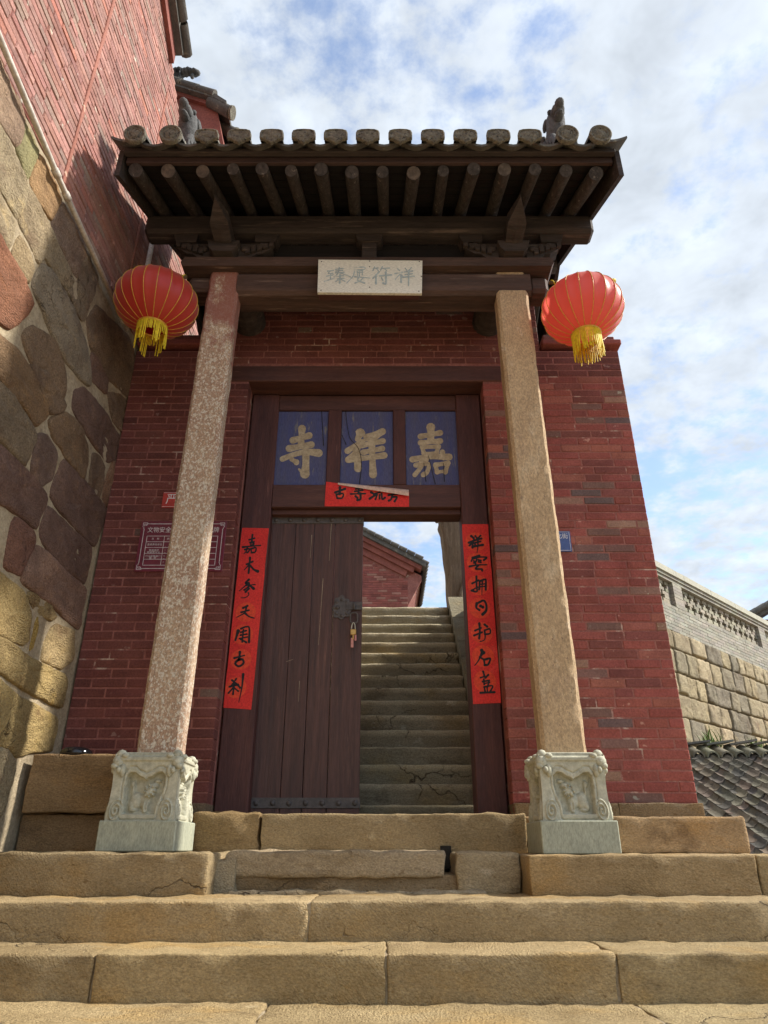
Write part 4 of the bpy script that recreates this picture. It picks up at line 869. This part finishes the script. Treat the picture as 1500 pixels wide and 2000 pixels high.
# ================================================================== LEFT: STONE BASE, BRICK HALL, PIPES
base = thing('stone_wall', (XW - .2, 4.2, GZ), 'tall rubble stone wall of brown and yellow blocks with pale mortar, below the brick hall', 'stone wall')
g = G(); P = np.array([[(XW - .012 + .012 * mn.noise(Vector((y_ * 3.5, z_ * 3.5, 1.))) + .006 * mn.noise(Vector((y_ * 11, z_ * 11, 5.))), y_, z_) for y_ in np.arange(-1.2, 6.0, .07)] for z_ in np.linspace(GZ, 4.66, 90)])
g.grid(P); g.build('mortar_bed', 'pale_mortar', base, True); G().box(XW - .6, XW - .06, -2.5, 9.6, GZ, 4.65).build('wall_core', 'pale_mortar', base)
A_ = lambda L_: [(x / 3.3333, 100 + y / 3.3333) for x, y in L_]
B_ = lambda L_: [(x / 3.3333, 600 + y / 3.3333) for x, y in L_]
C_ = lambda L_: [(x / 4.1667, 1100 + y / 4.1667) for x, y in L_]
PUR, BRN, YEL, CRM, RED, ORG = (.215, .135, .105), (.235, .165, .110), (.43, .325, .145), (.40, .33, .215), (.30, .14, .085), (.42, .27, .14)
STONES = [
 (A_([(-80, -200), (-10, -10), (90, 230), (165, 420), (160, 500), (110, 615), (60, 530), (0, 430), (-80, 290)]), (.38, .27, .19), .02), (A_([(172, 470), (252, 640), (187, 828), (114, 630)]), (.36, .33, .17), .015),
 (A_([(264, 668), (345, 810), (408, 960), (345, 1100), (260, 980), (202, 858)]), ORG, .018), (A_([(420, 1000), (500, 1140), (562, 1270), (560, 1330), (503, 1470), (432, 1335), (354, 1165), (358, 1100)]), (.30, .22, .16), .02),
 (A_([(572, 1310), (640, 1470), (598, 1610), (560, 1690), (512, 1490)]), (.27, .20, .14), .015),
 (A_([(-60, 440), (0, 480), (90, 650), (180, 855), (198, 905), (125, 1090), (0, 885), (-60, 780)]), CRM, .025), (A_([(208, 910), (340, 1180), (488, 1492), (432, 1545), (290, 1325), (252, 1370), (138, 1120)]), (.37, .30, .19), .025),
 (A_([(-60, 810), (0, 918), (108, 1115), (66, 1290), (0, 1185), (-60, 1080)]), CRM, .02), (A_([(134, 1196), (232, 1388), (187, 1510), (80, 1312)]), (.40, .31, .18), .018),
 (A_([(-60, 1130), (0, 1210), (150, 1485), (212, 1650), (180, 1698), (62, 1795), (0, 1755), (-60, 1700)]), RED, .05),
 (A_([(222, 1530), (275, 1400), (330, 1425), (480, 1685), (555, 1890), (590, 2060), (588, 2170), (530, 2130), (400, 1970), (312, 1765)]), (.33, .275, .195), .06),
 (A_([(445, 1562), (503, 1500), (592, 1630), (556, 1745), (535, 1740)]), (.30, .24, .16), .015),
 (B_([(574, 80), (640, 5), (840, 195), (882, 320), (868, 590), (800, 545), (722, 470), (645, 340), (594, 250)]), BRN, .03), (B_([(604, 300), (640, 350), (708, 475), (697, 555), (650, 515), (606, 470)]), PUR, .02),
 (B_([(710, 565), (786, 575), (848, 640), (812, 825), (742, 735)]), BRN, .018), (B_([(492, 560), (560, 530), (700, 708), (786, 862), (756, 985), (700, 1000), (605, 868), (545, 760), (474, 660)]), PUR, .022),
 (B_([(155, 195), (230, 135), (368, 225), (418, 400), (436, 480), (416, 592), (340, 490), (205, 345)]), (.26, .18, .115), .035), (B_([(205, 375), (290, 425), (428, 640), (418, 672), (340, 682), (272, 530)]), BRN, .045),
 (B_([(-60, 130), (0, 205), (108, 275), (208, 425), (298, 600), (322, 695), (240, 762), (134, 600), (0, 450), (-60, 395)]), (.27, .18, .10), .03), (B_([(-60, 430), (0, 486), (88, 588), (206, 765), (240, 835), (170, 1022), (84, 925), (0, 850), (-60, 795)]), (.26, .20, .135), .03),
 (B_([(334, 745), (438, 696), (538, 795), (580, 940), (552, 1112), (442, 985), (345, 830)]), (.25, .165, .10), .035), (B_([(254, 838), (308, 845), (376, 962), (346, 1112), (272, 1150), (210, 1075), (234, 950)]), (.20, .135, .105), .03),
 (B_([(612, 962), (640, 968), (686, 1045), (648, 1232), (586, 1148)]), BRN, .02), (B_([(752, 1000), (760, 1020), (706, 1290), (668, 1245), (704, 1095)]), (.28, .17, .11), .012),
 (B_([(418, 998), (548, 1135), (695, 1312), (688, 1378), (620, 1548), (500, 1432), (346, 1245), (352, 1180)]), PUR, .02), (B_([(-60, 850), (0, 910), (100, 998), (218, 1118), (314, 1250), (298, 1296), (240, 1432), (134, 1345), (0, 1245), (-60, 1185)]), PUR, .035),
 (B_([(326, 1308), (450, 1430), (594, 1568), (600, 1620), (556, 1790), (424, 1692), (268, 1498), (266, 1445)]), PUR, .022), (B_([(106, 1375), (142, 1405), (220, 1465), (226, 1528), (140, 1730), (46, 1685), (66, 1485)]), (.25, .13, .095), .035),
 ([(73, 1069), (90, 1079), (128, 1119), (170, 1153), (153, 1228), (105, 1179), (44, 1131)], (.33, .215, .155), .04),
 (C_([(-60, 40), (30, 105), (196, 232), (250, 400), (236, 632), (190, 662), (0, 582), (-60, 552)]), YEL, .05), (C_([(312, 435), (322, 520), (268, 695), (238, 718), (290, 560)]), (.45, .31, .09), .02),
 (C_([(236, 240), (300, 280), (400, 340), (470, 440), (400, 440), (300, 380)]), (.34, .25, .12), .0), (C_([(428, 525), (480, 506), (606, 550), (611, 640), (596, 785), (500, 858), (336, 785), (354, 680), (404, 582)]), (.43, .32, .17), .035),
 (C_([(-60, 575), (0, 607), (80, 648), (280, 798), (518, 906), (550, 962), (511, 1172), (420, 1142), (180, 1012), (0, 880), (-60, 850)]), YEL, .06), (C_([(-60, 905), (0, 955), (170, 1096), (474, 1266), (448, 1440), (430, 1526), (240, 1536), (132, 1580), (72, 1505), (0, 1475), (-60, 1455)]), (.44, .33, .15), .05),
 (C_([(-60, 1490), (0, 1505), (60, 1515), (130, 1632), (100, 1790), (40, 2000), (20, 2060), (-60, 2060)]), CRM, .04)]
def poly_stone(pts2, mk, nrm, col, h, par, mat='sandstone', back=.06, name='stone', grow=0.):
    """uneven stone face over a polygon given in wall coordinates; mk(u, v) -> point, nrm outward"""
    P = np.array(pts2, float); c = P.mean(0); n = len(P); pts = []
    per = sum(np.linalg.norm(P[(i + 1) % n] - P[i]) for i in range(n)); cell = max(.035, per / 60)
    for i in range(n):
        a, b = P[i], P[(i + 1) % n]; k = max(1, int(np.linalg.norm(b - a) / cell))
        pts += [a + (b - a) * q / k for q in range(k)]
    P = np.array(pts); tg = np.roll(P, -1, 0) - np.roll(P, 1, 0); tg /= np.linalg.norm(tg, axis=1)[:, None] + 1e-9
    P = P + np.c_[tg[:, 1], -tg[:, 0]] * grow
    P = .7 * P + .15 * np.roll(P, 1, 0) + .15 * np.roll(P, -1, 0)
    P = np.array([q + np.array([mn.noise(Vector((q[0] * 9, q[1] * 9, 3.))), mn.noise(Vector((q[0] * 9, q[1] * 9, 8.)))]) * .010 for q in P])
    n = len(P); nv = Vector(nrm); rings = [(1.03, -back), (1.02, -.004), (.995, h * .55 + .003), (.965, h * .85 + .006), (.88, h + .008), (.66, h + .010), (.40, h + .010), (.15, h + .010)]
    sd = random.random() * 90; V_ = []
    for k, hh in rings:
        for q in P:
            w = c + (q - c) * k; p = Vector(mk(*w)); e = 0
            if hh > 0: e = .016 * mn.noise(p * 5 + Vector((sd, 0, 0))) + .014 * mn.noise(p * 12 + Vector((sd, 0, 0))) + .010 * mn.noise(p * 27)
            V_.append(p + nv * (hh + e * (1 if k < .95 else .6)))
    V_.append(Vector(mk(*c)) + nv * (h + .012)); fs = []
    for r_ in range(len(rings) - 1):
        for i in range(n): fs.append((r_ * n + i, r_ * n + (i + 1) % n, (r_ + 1) * n + (i + 1) % n, (r_ + 1) * n + i))
    m_ = (len(rings) - 1) * n
    for i in range(n): fs.append((m_ + i, m_ + (i + 1) % n, len(V_) - 1))
    return G().add(V_, fs, jit(col, .06)).build(name, mat, par, True)
for poly, col, h in STONES:
    yz = [atX(px, py, XW)[1:] for px, py in poly]
    area = sum(yz[i][0] * yz[(i + 1) % len(yz)][1] - yz[(i + 1) % len(yz)][0] * yz[i][1] for i in range(len(yz)))
    if area < 0: yz = yz[::-1]
    poly_stone(yz, lambda u, v: (XW - .012, u, v), (1, 0, 0), col, h * .34, base, grow=.012 if col[0] > .39 else .024)
# courses outside the photograph, towards the viewer and low down
z = GZ
while z < 4.6:
    hh = random.uniform(.26, .44); hh = min(hh, 4.64 - z); y = -.8 + random.uniform(-.3, 0)
    while y < 5.3:
        l = random.uniform(.4, .95)
        dmax = (y + l) * _c + max(z, 0) * _s + (0 if z > .2 else 0)
        vis = (y + l + .02) * _c + (z + hh * .5) * _s > 4.50
        if (not vis) or z + hh < -.28 and y + l < 5.3:
            poly_stone([(y + .02, z + .02), (y + l - .02, z + .02 + random.uniform(-.02, .02)), (y + l - .02, z + hh - .02), (y + .02, z + hh - .02 + random.uniform(-.02, .02))], lambda u, v: (XW - .012, u, v), (1, 0, 0), random.choice([PUR, BRN, YEL, CRM]), .015, base, grow=.006)
        y += l
    z += hh
# big squared block on the sill level beside the pedestal, with the upturned bowl on it
block(-2.47, -1.80, 5.22, 5.70, .222, .60, (.37, .25, .13), .03, .016, 11, stairs)
bc = atY(150, 1466, 5.42); g = G(); pr_ = [(.0, .07), (.05, .069), (.085, .06), (.108, .042), (.115, .025), (.108, .008), (.095, .0)]
P = np.array([[(bc[0] + r_ * math.cos(t), 5.42 + r_ * math.sin(t), .603 + z_) for t in np.linspace(0, 2 * math.pi, 28, endpoint=False)] for r_, z_ in pr_[::-1]])
tag(g.grid(P, closed=True).build('bowl', 'black_glaze', None, True), 'glossy black upturned bowl on the squared stone block by the brick wall', 'bowl')

hall = thing('temple_hall', (XW - 2, 4.5, 4.66), 'tall faded red brick hall on the rubble stone wall, with dark tiled verge', 'hall')
def verge(y): return 8.83 - .60 * (y - 4.81)
hw = prism(G(), [(-1.5, 4.662), (9.5, 4.662), (9.5, 7.6), (5.92, 7.6), (5.92, 7.95), (5.2, verge(5.2) - .12), (-1.5, verge(-1.5) - .12)], 'x', XW - .6, XW - .008).build('wall', 'mortar', hall)
HP = [(.48, (.385, .190, .155)), (.22, (.335, .185, .155)), (.16, (.42, .225, .185)), (.09, (.34, .23, .185)), (.05, (.44, .185, .135))]
def hspans(z0, z1):
    top = 9.5 if z1 < 7.6 else 5.9
    if z1 > 7.95: top = min(top, 4.81 + (8.83 - .12 - z1) / .60)
    lo = 1.6 if z0 < 7.2 else 3.0
    return [(a + .012, b - .012) for a, b in ((lo, 3.87), (3.87, 5.29), (5.29, min(top, 8.3))) if b - a > .1] if top > 5.4 else [(lo, min(3.858, top)), (3.882, top)] if top > 3.9 else [(lo, top)]
bricks(hw, (XW, 0, 0), (0, 1, 0), (1, 0, 0), (4.672, 9.0), hspans, .272, .059, .0062, .10, HP, lambda u, z: z - .25 * u, 300)
for yy in (3.87, 5.29): G().rough(XW - .05, XW + .012, yy - .02, yy + .02, 4.7, 8.4 if yy < 5 else 7.9, .008, .006, .1, 9, yy, (.36, .15, .11)).build('seam', 'brick', hw, True)
# verge: trim board and tile edge running down the gable
def hsl(x0, x1, ya, yb, lo, hi, name, mat, par):
    return G().hexa([(x0, ya, verge(ya) + lo), (x1, ya, verge(ya) + lo), (x1, yb, verge(yb) + lo), (x0, yb, verge(yb) + lo), (x0, ya, verge(ya) + hi), (x1, ya, verge(ya) + hi), (x1, yb, verge(yb) + hi), (x0, yb, verge(yb) + hi)]).build(name, mat, par)
hr = hsl(XW - 3, XW + .13, -1.5, 5.22, -.11, .03, 'roof', 'tile_grey', hall)
hsl(XW - .004, XW + .05, -1.5, 5.2, -.30, -.113, 'verge_board', 'red_trim', hr)
for k in range(12):
    yb = 5.27 - k * .30; ya = yb - .27; n = 8; P = np.zeros((4, n + 1, 3))
    for i, (yy, rr) in enumerate(((yb, .055), (yb, .068), (ya, .062), (ya, .05))):
        for j in range(n + 1): t = math.pi * 2 * j / n; P[i, j] = (XW + .15 + rr * math.cos(t), yy, verge(yy) + .02 + rr * math.sin(t))
    g = G().grid(P); g.f.append(tuple(range(n))); g.build('verge_tile', 'tile_grey', hr, True, sharp=50)
# lower wing behind, its eave end reaching out past the wall
wing = thing('temple_wing', (XW - 1, 6.6, 7.6), 'lower wing of the brick hall with red corbelled eave end and round tile caps', 'hall')
YG = 5.93
def wz(px, py): p = atY(px, py, YG); return (p[0], p[2])
cb = [wz(326, 180), wz(336, 186), wz(380, 197), wz(424, 213), wz(438, 290), wz(441, 330), wz(330, 330)]
cb[0] = (XW - .3, cb[0][1] + .02); cb[-1] = (XW - .3, cb[-1][1])
prism(G(), cb, 'y', YG, YG + .5).build('corbel', 'red_trim', wing)
p0, p1, p2 = wz(328, 168), wz(424, 200), wz(446, 214)
rf = prism(G(), [(XW - 1.4, p0[1] + .42), p0, p1, p2, (p2[0], p2[1] - .06), (p1[0], p1[1] - .08), (p0[0], p0[1] - .10), (XW - 1.4, p0[1] + .32)], 'y', YG - .12, 9.5).build('roof', 'tile_grey', wing)
prism(G(), [(p0[0], p0[1] - .105), (p1[0], p1[1] - .085), (p1[0], p1[1] - .15), (p0[0], p0[1] - .18)], 'y', YG - .05, YG + .05).build('verge_board', 'red_trim', rf)
prism(G(), [(XW - .3, 7.6), (XW + .30, 7.75), (p1[0] + .03, p1[1] - .10), (XW - .3, p0[1] - .12)], 'y', YG + .52, 9.5).build('eave_soffit', 'soffit', wing)
g = G()
for k in range(3):
    a = np.array((p0[0] + (p1[0] - p0[0]) * k / 3, p0[1] + (p1[1] - p0[1]) * k / 3)); b = a + (np.array(p1) - np.array(p0)) / 3 * .97
    g.tube([(a[0], YG - .10, a[1] + .0), (b[0], YG - .10, b[1] + .0)], [.055, .062], 10)
g.build('verge_tile', 'tile_grey', rf, True, sharp=50)
e0, e1 = wz(426, 208), wz(452, 226)
for k in range(6):
    yy = YG - .04 + k * .30; t_ = G().tube([(e0[0] - .1, yy, e0[1] + .03), (e1[0], yy, e1[1])], [.075, .078], 14).build('cover_tile', 'tile_grey', rf, True, sharp=50)
    G().tube([(e1[0], yy, e1[1]), (e1[0] + .03, yy, e1[1] - .010)], [.088, .088], 18).build('tile_end', 'tile_end_stone', t_, True, sharp=50)
bp_ = wz(352, 158); 
g = G()
for k in range(7): g.ball((bp_[0] + .04 * k - .05, YG - .05, bp_[1] + .10 + .015 * math.sin(k * 2.)), (.055, .07, .05 - .003 * k), 8)
g.ball((bp_[0] + .22, YG - .05, bp_[1] + .085), (.05, .045, .045), 8); g.ball((bp_[0] + .17, YG - .05, bp_[1] + .02), (.03, .03, .05), 8); g.cbox(bp_[0] - .1, bp_[0] + .03, YG - .12, YG + .1, bp_[1] - .12, bp_[1] + .08, .01)
g.build('ridge_beast', 'grey_stone_figure', rf, True)

def pipe(name, pts, r_, label, cat, mat='pipe_white', at=(), dirn=Vector((0, 0, 1))):
    root = thing(name, pts[0], label, cat); G().tube(pts, r_, 10).build('pipe_run', mat, root, True)
    for p in at:
        p = Vector(p); d = dirn.normalized() * .03; G().tube([p - d, p + d], r_ * 1.35, 10).build('coupling', mat, root, True)
a = atX(0, 75, XW + .05); b = atX(248, 643, XW + .05); m_ = atX(110, 338, XW + .05); d = Vector(a) - Vector(m_)
pipe('conduit_pipe', [tuple(Vector(m_) + d * 2.2), a, m_, tuple(Vector(m_).lerp(Vector(b), .2)), b], .022, 'long thin off-white conduit running along the top of the rubble stone wall', 'pipe', at=(m_, tuple(Vector(m_).lerp(Vector(b), .12)), tuple(Vector(m_).lerp(Vector(b), .93))), dirn=Vector(b) - Vector(m_))
p = atX(291, 470, XW + .05); q = atX(250, 640, XW + .05)
pipe('downpipe', [(XW + .05, 5.53, 6.6), (XW + .05, 5.53, 5.9), (XW + .05, 5.52, 4.62)], .026, 'white vertical pipe on the brick hall wall behind the lantern', 'pipe', 'sign_white')

# ================================================================== RIGHT: RETAINING WALL WITH LATTICE PARAPET
pwall = thing('parapet_wall', (PW0[0], PW0[1], GZ), 'stone retaining wall topped by grey brick parapet with cross-shaped openings', 'wall')
pn = (.697, -.717, 0)
def pq_(u, v, o=0.): x, y = pw(u); return (x + pn[0] * o, y + pn[1] * o, v)
def pbox(u0, u1, o0, o1, z0, z1, g, col=(1, 1, 1)):
    return g.hexa([pq_(u0, z0, o1), pq_(u1, z0, o1), pq_(u1, z0, o0), pq_(u0, z0, o0), pq_(u0, z1, o1), pq_(u1, z1, o1), pq_(u1, z1, o0), pq_(u0, z1, o0)], col)
pbox(-2.6, 14, -.5, -.03, GZ, 3.47, G()).build('mortar_bed', 'pale_mortar', pwall)
z = .35
while z < 3.40:
    hh = random.uniform(.36, .44); hh = hh if z + hh < 3.2 else 3.47 - z; u = -2.6 + random.uniform(0, .3)
    while u < 11:
        l = random.uniform(.32, .72); q = lambda: random.uniform(-.025, .025)
        poly_stone([(u + .012, z + .012 + q()), (u + l - .012, z + .012 + q()), (u + l - .012 + q(), z + hh - .012), (u + .012 + q(), z + hh - .012)], lambda a, b: pq_(a, b, -.02), pn, random.choice([(.42, .35, .22), (.39, .33, .215), (.33, .285, .20), (.26, .23, .17), (.44, .37, .245)]), random.uniform(.035, .065), pwall, back=.05)
        u += l
    z += hh
g = G(); zc = 3.475; k = 0
while zc < 3.93:
    u = -2.6 - .14 * (k % 2)
    while u < 14:
        pbox(u, u + .272, -.45, random.uniform(-.003, .003), zc, zc + .056, g, jit((1, 1, 1), .16)); u += .28
    zc += .0635; k += 1
tag(g.build('grey_brickwork', 'grey_brick', pwall), kind='stuff')
ZL0 = zc
# recessed lattice panels between brick piers
cellw, cellh = .070, .068
def lattice(u0, u1):
    g = G(); nc = int((u1 - u0) / cellw); nr = 7
    holes = np.zeros((nr, nc), bool)
    for row_, off in ((5, 2), (2, 4)):
        for c in range(off, nc - 1, 4):
            for dr, dc in ((0, 0), (1, 0), (-1, 0), (0, 1), (0, -1)):
                if 0 <= c + dc < nc: holes[row_ + dr, c + dc] = True
    for r_ in range(nr):
        c = 0
        while c < nc:
            if holes[r_, c]: c += 1; continue
            e = c
            while e < nc and not holes[r_, e] and e - c < 4: e += 1
            pbox(u0 + c * cellw, u0 + e * cellw - .004, -.42, -.07 + random.uniform(-.004, .004), ZL0 + r_ * cellh, ZL0 + (r_ + 1) * cellh - .004, g, jit((1, .97, .92), .2)); c = e
    return g.build('lattice_panel', 'grey_brick', pwall)
piers = [-1.6, .55, 4.7, 8.9, 13.4]; pwid = .36
for a, b in zip(piers[:-1], piers[1:]): lattice(a + pwid, b)
g = G()
for a in piers:
    for r_ in range(7): pbox(a, a + pwid, -.30, random.uniform(-.003, .003), ZL0 + r_ * cellh, ZL0 + (r_ + 1) * cellh - .005, g, jit((1, 1, 1), .15))
g.build('parapet_pier', 'grey_brick', pwall)
g = G()
for r_ in range(2):
    u = -2.6
    while u < 14: pbox(u, u + .272, -.34, .0 + r_ * .025, ZL0 + .479 + r_ * .06, ZL0 + .534 + r_ * .06, g, jit((1, 1, 1), .14)); u += .28
g.build('cornice_course', 'grey_brick', pwall)
u = -2.6
while u < 14: pbox(u, u + 1.19, -.40, .055, ZL0 + .60, ZL0 + .715, G()).build('coping_stone', 'coping', pwall); u += 1.2
# weeds at the foot of the wall, above the tiles
def weed(px, py, Y, h, label):
    c = Vector(atY(px, py, Y)); root = thing('weed', tuple(c), label, 'weed', 'weeds by the retaining wall'); g = G()
    for k in range(46):
        a = random.uniform(0, 6.28); l = h * random.uniform(.4, 1); d = Vector((math.cos(a), math.sin(a), 0)) * random.uniform(.1, .75); p = c + Vector((random.uniform(-.12, .12), random.uniform(-.08, .08), 0)); q = p + (d + Vector((0, 0, 1))) * l * .6; e = p + (d * 1.5 + Vector((0, 0, 1.1))) * l * .8; w = Vector((-d.y, d.x, 0)).normalized() * .008
        g.add([p - w, p + w, q + w * .9, e, q - w * .9], [(0, 1, 2, 4), (4, 2, 3)])
    g.build('leaves', 'leaf', root)
# ---- low tiled roof of the neighbouring house
house = thing('tiled_house', (5, 8.3, GZ), 'low neighbouring house roofed with weathered grey curved tiles, below the retaining wall', 'house')
HY, HZ, HS = 9.95, 1.205, .375
def hz(y): return HZ - HS * (HY - y)
HX0, HX1 = 3.02, 8.6
G().box(HX0 + .1, HX1 - .1, 6.0, 9.9, GZ, hz(6.0) - .12).build('house_wall', 'terrace_mat', house)
hroof = G().hexa([(HX0, 5.62, hz(5.62) - .12), (HX1, 5.62, hz(5.62) - .12), (HX1, HY, hz(HY) - .12), (HX0, HY, hz(HY) - .12), (HX0, 5.62, hz(5.62) - .06), (HX1, 5.62, hz(5.62) - .06), (HX1, HY, hz(HY) - .06), (HX0, HY, hz(HY) - .06)]).build('roof', 'dark_fill', house)
stuff = G(); cnt = 0; CW = .178; EX = .118
def pan(x, yb, g):
    n = 7; L_ = .19; P = np.zeros((4, n, 3)); j = random.uniform(-.012, .012); kz = random.uniform(0, .012); c = jit(random.choice([(.125, .112, .09), (.105, .095, .08), (.145, .128, .10), (.085, .078, .07), (.14, .112, .088)]), .2); yaw = random.uniform(-.06, .06)
    for i, (yy, dz, k) in enumerate(((yb, .0, 1), (yb, .016, 1), (yb + L_, .016 + .02, .9), (yb + L_, .02, .9))):
        for q in range(n):
            t = -1 + 2 * q / (n - 1); P[i, q] = (x + j + t * .094 * k + yaw * (yy - yb), yy - .028 * (1 - t * t) + j, hz(yy) - .058 * (1 - t * t) + .025 + kz + dz + (.0 if i in (0, 1) else -.03))
    g.grid(P, c)
cells = []
for r_ in range(36):
    for c in range(31): cells.append((HX0 + .05 + c * CW, HY - .34 - r_ * EX, c, r_))
cells.sort(key=lambda q: (q[2] > 9 + q[3] * .0, q[3]))
for (x, yb, c, r_) in cells:
    if yb < 5.6: continue
    if c <= 9 and cnt < 300: g = G(); pan(x, yb, g); g.build('pan_tile', 'tile_roof', hroof, True, sharp=50); cnt += 1
    else: pan(x, yb, stuff)
tag(stuff.build('roof_tiles', 'tile_roof', hroof, True, sharp=50), kind='stuff')
for c in range(31):                                        # cover tiles and slabs along the ridge
    x = HX0 + .05 + (c + .5) * CW; n = 7; P = np.zeros((4, n, 3)); yj = random.uniform(-.02, .02); col = jit((.17, .155, .12), .2)
    for i, (yy, rr) in enumerate(((HY - .42 + yj, .062), (HY - .42 + yj, .082), (HY - .1, .078), (HY - .1, .06))):
        for q in range(n): t = math.pi * q / (n - 1); P[i, q] = (x + rr * math.cos(t), yy, hz(yy) + .01 + rr * math.sin(t))
    G().grid(P, col).build('cover_tile', 'tile_roof', hroof, True, sharp=50)
for k in range(18):
    x = HX0 + k * .31; a = random.uniform(.03, .07); y0 = HY - .22
    G().hexa([(x, y0, HZ + .03), (x + .36, y0 - .02, HZ + .03 + a), (x + .36, y0 + .22, HZ + .03 + a), (x, y0 + .2, HZ + .03), (x, y0, HZ + .055), (x + .36, y0 - .02, HZ + .055 + a), (x + .36, y0 + .22, HZ + .055 + a), (x, y0 + .2, HZ + .055)], jit((.16, .155, .14), .2)).build('ridge_slab', 'tile_roof', hroof)
weed(1393, 1460, 10.1, .32, 'green weed growing between the ridge slabs and the stone wall, near the brick gate wall'); weed(1478, 1465, 10.6, .22, 'small green weed behind the ridge slabs, farther from the brick gate wall')

# ================================================================== BEYOND THE DOORWAY
rear = thing('rear_hall', (-3, 20, TZ), 'red brick gable end of a temple hall seen through the doorway above the stairs', 'hall')
YR = 20.0
def rz(px, py): p = atY(px, py, YR); return (p[0], p[2])
rc_ = rz(797, 1187)[0]; ev = rz(828, 1104); sl = .55
def rv(x): return ev[1] + sl * (ev[0] - x)
rw = prism(G(), [(-8, TZ - .01), (rc_, TZ - .01), (rc_, rv(rc_) - 1.55), (rc_ + .42, rv(rc_) - .75), (rc_ + .42, rv(rc_ + .42) - .38), (-5, rv(-5) - .38), (-8, rv(-5) - 1)], 'y', YR + .012, 27).build('wall', 'mortar', rear)
def rsp(z0, z1):
    hi = min(rc_, ev[0] - (z1 + .75 - ev[1]) / sl); return [(-2.6, hi)] if hi > -2.4 else []
bricks(rw, (0, YR, 0), (1, 0, 0), (0, -1, 0), (5.2, 10.2), rsp, .28, .066, .008, .05, [(.6, (.30, .095, .075)), (.25, (.24, .08, .065)), (.15, (.36, .18, .135))], lambda u, z: abs(u - .1) + abs(z - 7) * .3, 300)
rr = prism(G(), [(-5, rv(-5)), (ev[0] + .05, rv(ev[0] + .05)), (ev[0] + .05, rv(ev[0] + .05) - .16), (-5, rv(-5) - .16)], 'y', YR - .35, 27.5).build('roof', 'tile_grey', rear)
for i, (lo, hi, o) in enumerate(((-.30, -.165, .26), (-.48, -.305, .17), (-.70, -.485, .08))):
    xe = ev[0] - .12 - i * .22; prism(G(), [(-5, rv(-5) + lo), (xe, rv(xe) + lo), (xe + .05, rv(xe) + hi - .03), (-5, rv(-5) + hi)], 'y', YR - o, YR + .05).build('verge_course', 'red_trim', rear)
for k in range(22): x = ev[0] - .05 - k * .24; G().tube([(x, YR - .37, rv(x) + .04), (x - .22, YR - .37, rv(x - .22) + .04)], [.07, .06], 8).build('verge_tile', 'tile_grey', rr, True, sharp=50)
for k in range(14): y = YR - .2 + k * .3; G().tube([(ev[0] - .25, y, rv(ev[0] - .25) + .02), (ev[0] + .12, y, rv(ev[0] + .12) + .02)], .08, 8).build('cover_tile', 'tile_grey', rr, True, sharp=50)
prism(G(), [(rc_ + .43, rv(rc_) - .9), (ev[0] - .02, rv(ev[0]) - .17), (rc_ + .43, rv(rc_ + .43) - .17)], 'y', YR + .1, 27).build('eave_soffit', 'soffit', rear)
side = thing('far_hall', (24, 26, TZ), 'dark tiled roof corner of a hall rising beyond the lattice parapet', 'hall')
YH = 24.0
def fz(px, py): p = atY(px, py, YH); return (p[0], p[2])
q0, q1 = fz(1459, 1203), fz(1540, 1158)
fr_ = prism(G(), [q0, q1, (q1[0] + 4, q1[1] + 2.2), (q1[0] + 4, q1[1] + 1.9), (q1[0], q1[1] - .3), (q0[0], q0[1] - .18)], 'y', YH, YH + 7).build('roof', 'tile_grey', side)
G().box(fz(1492, 1200)[0], q1[0] + 4, YH + .3, YH + 6.5, TZ - .01, fz(1500, 1205)[1]).build('wall', 'red_trim', side)
for k in range(6): t = k / 5; x = q0[0] + (q1[0] - q0[0]) * t; z = q0[1] + (q1[1] - q0[1]) * t; G().tube([(x, YH - .05, z), (x + .35, YH - .05, z + .19)], .11, 8).build('verge_tile', 'tile_grey', fr_, True, sharp=50)
# old weathered timber at the head of the stairs
tp = thing('timber_post', (1.2, 9.75, TZ), 'old split grey-brown timber slab standing at the head of the stairs', 'post')
nz_, P = 40, None
P = np.zeros((nz_, 20, 3))
for i in range(nz_):
    z_ = TZ - .01 + 3.6 * i / (nz_ - 1); xl = .94 - .058 * (z_ - TZ) - (.05 if z_ > 4.35 else 0) * abs(math.sin(z_ * 9)); xr = 1.62
    for j in range(20):
        t = 2 * math.pi * j / 20; ex = abs(math.cos(t)) ** .5 * (1 if math.cos(t) > 0 else -1); ey = abs(math.sin(t)) ** .5 * (1 if math.sin(t) > 0 else -1)
        x = (xl + xr) / 2 + (xr - xl) / 2 * ex; y = 9.85 + .15 * ey; e = .03 * mn.noise(Vector((x * 9, y * 9, z_ * 1.3))) + .015 * mn.noise(Vector((x * 25, y * 25, z_ * 4)))
        P[i, j] = (x + e * (1 if ex > 0 else -1), y + e * 1.2 * ey, z_)
g = G().grid(P, closed=True); g.f.append(tuple((nz_ - 1) * 20 + k for k in range(20))); g.build('timber', 'weathered_wood', tp, True)
g = G()
for k in range(9): g.ball((.80 - .01 * math.sin(k * 2.2), 9.72, 4.5 + k * .09), (.035 + .015 * math.sin(k * 3.1), .05, .055), 8)
g.build('carved_edge', 'weathered_wood', tp, True)
G().tube([(1.02, 9.66, TZ + .0), (1.22, 9.68, TZ + .62)], [.035, .025], 8).build('prop', 'weathered_wood', tp, True)
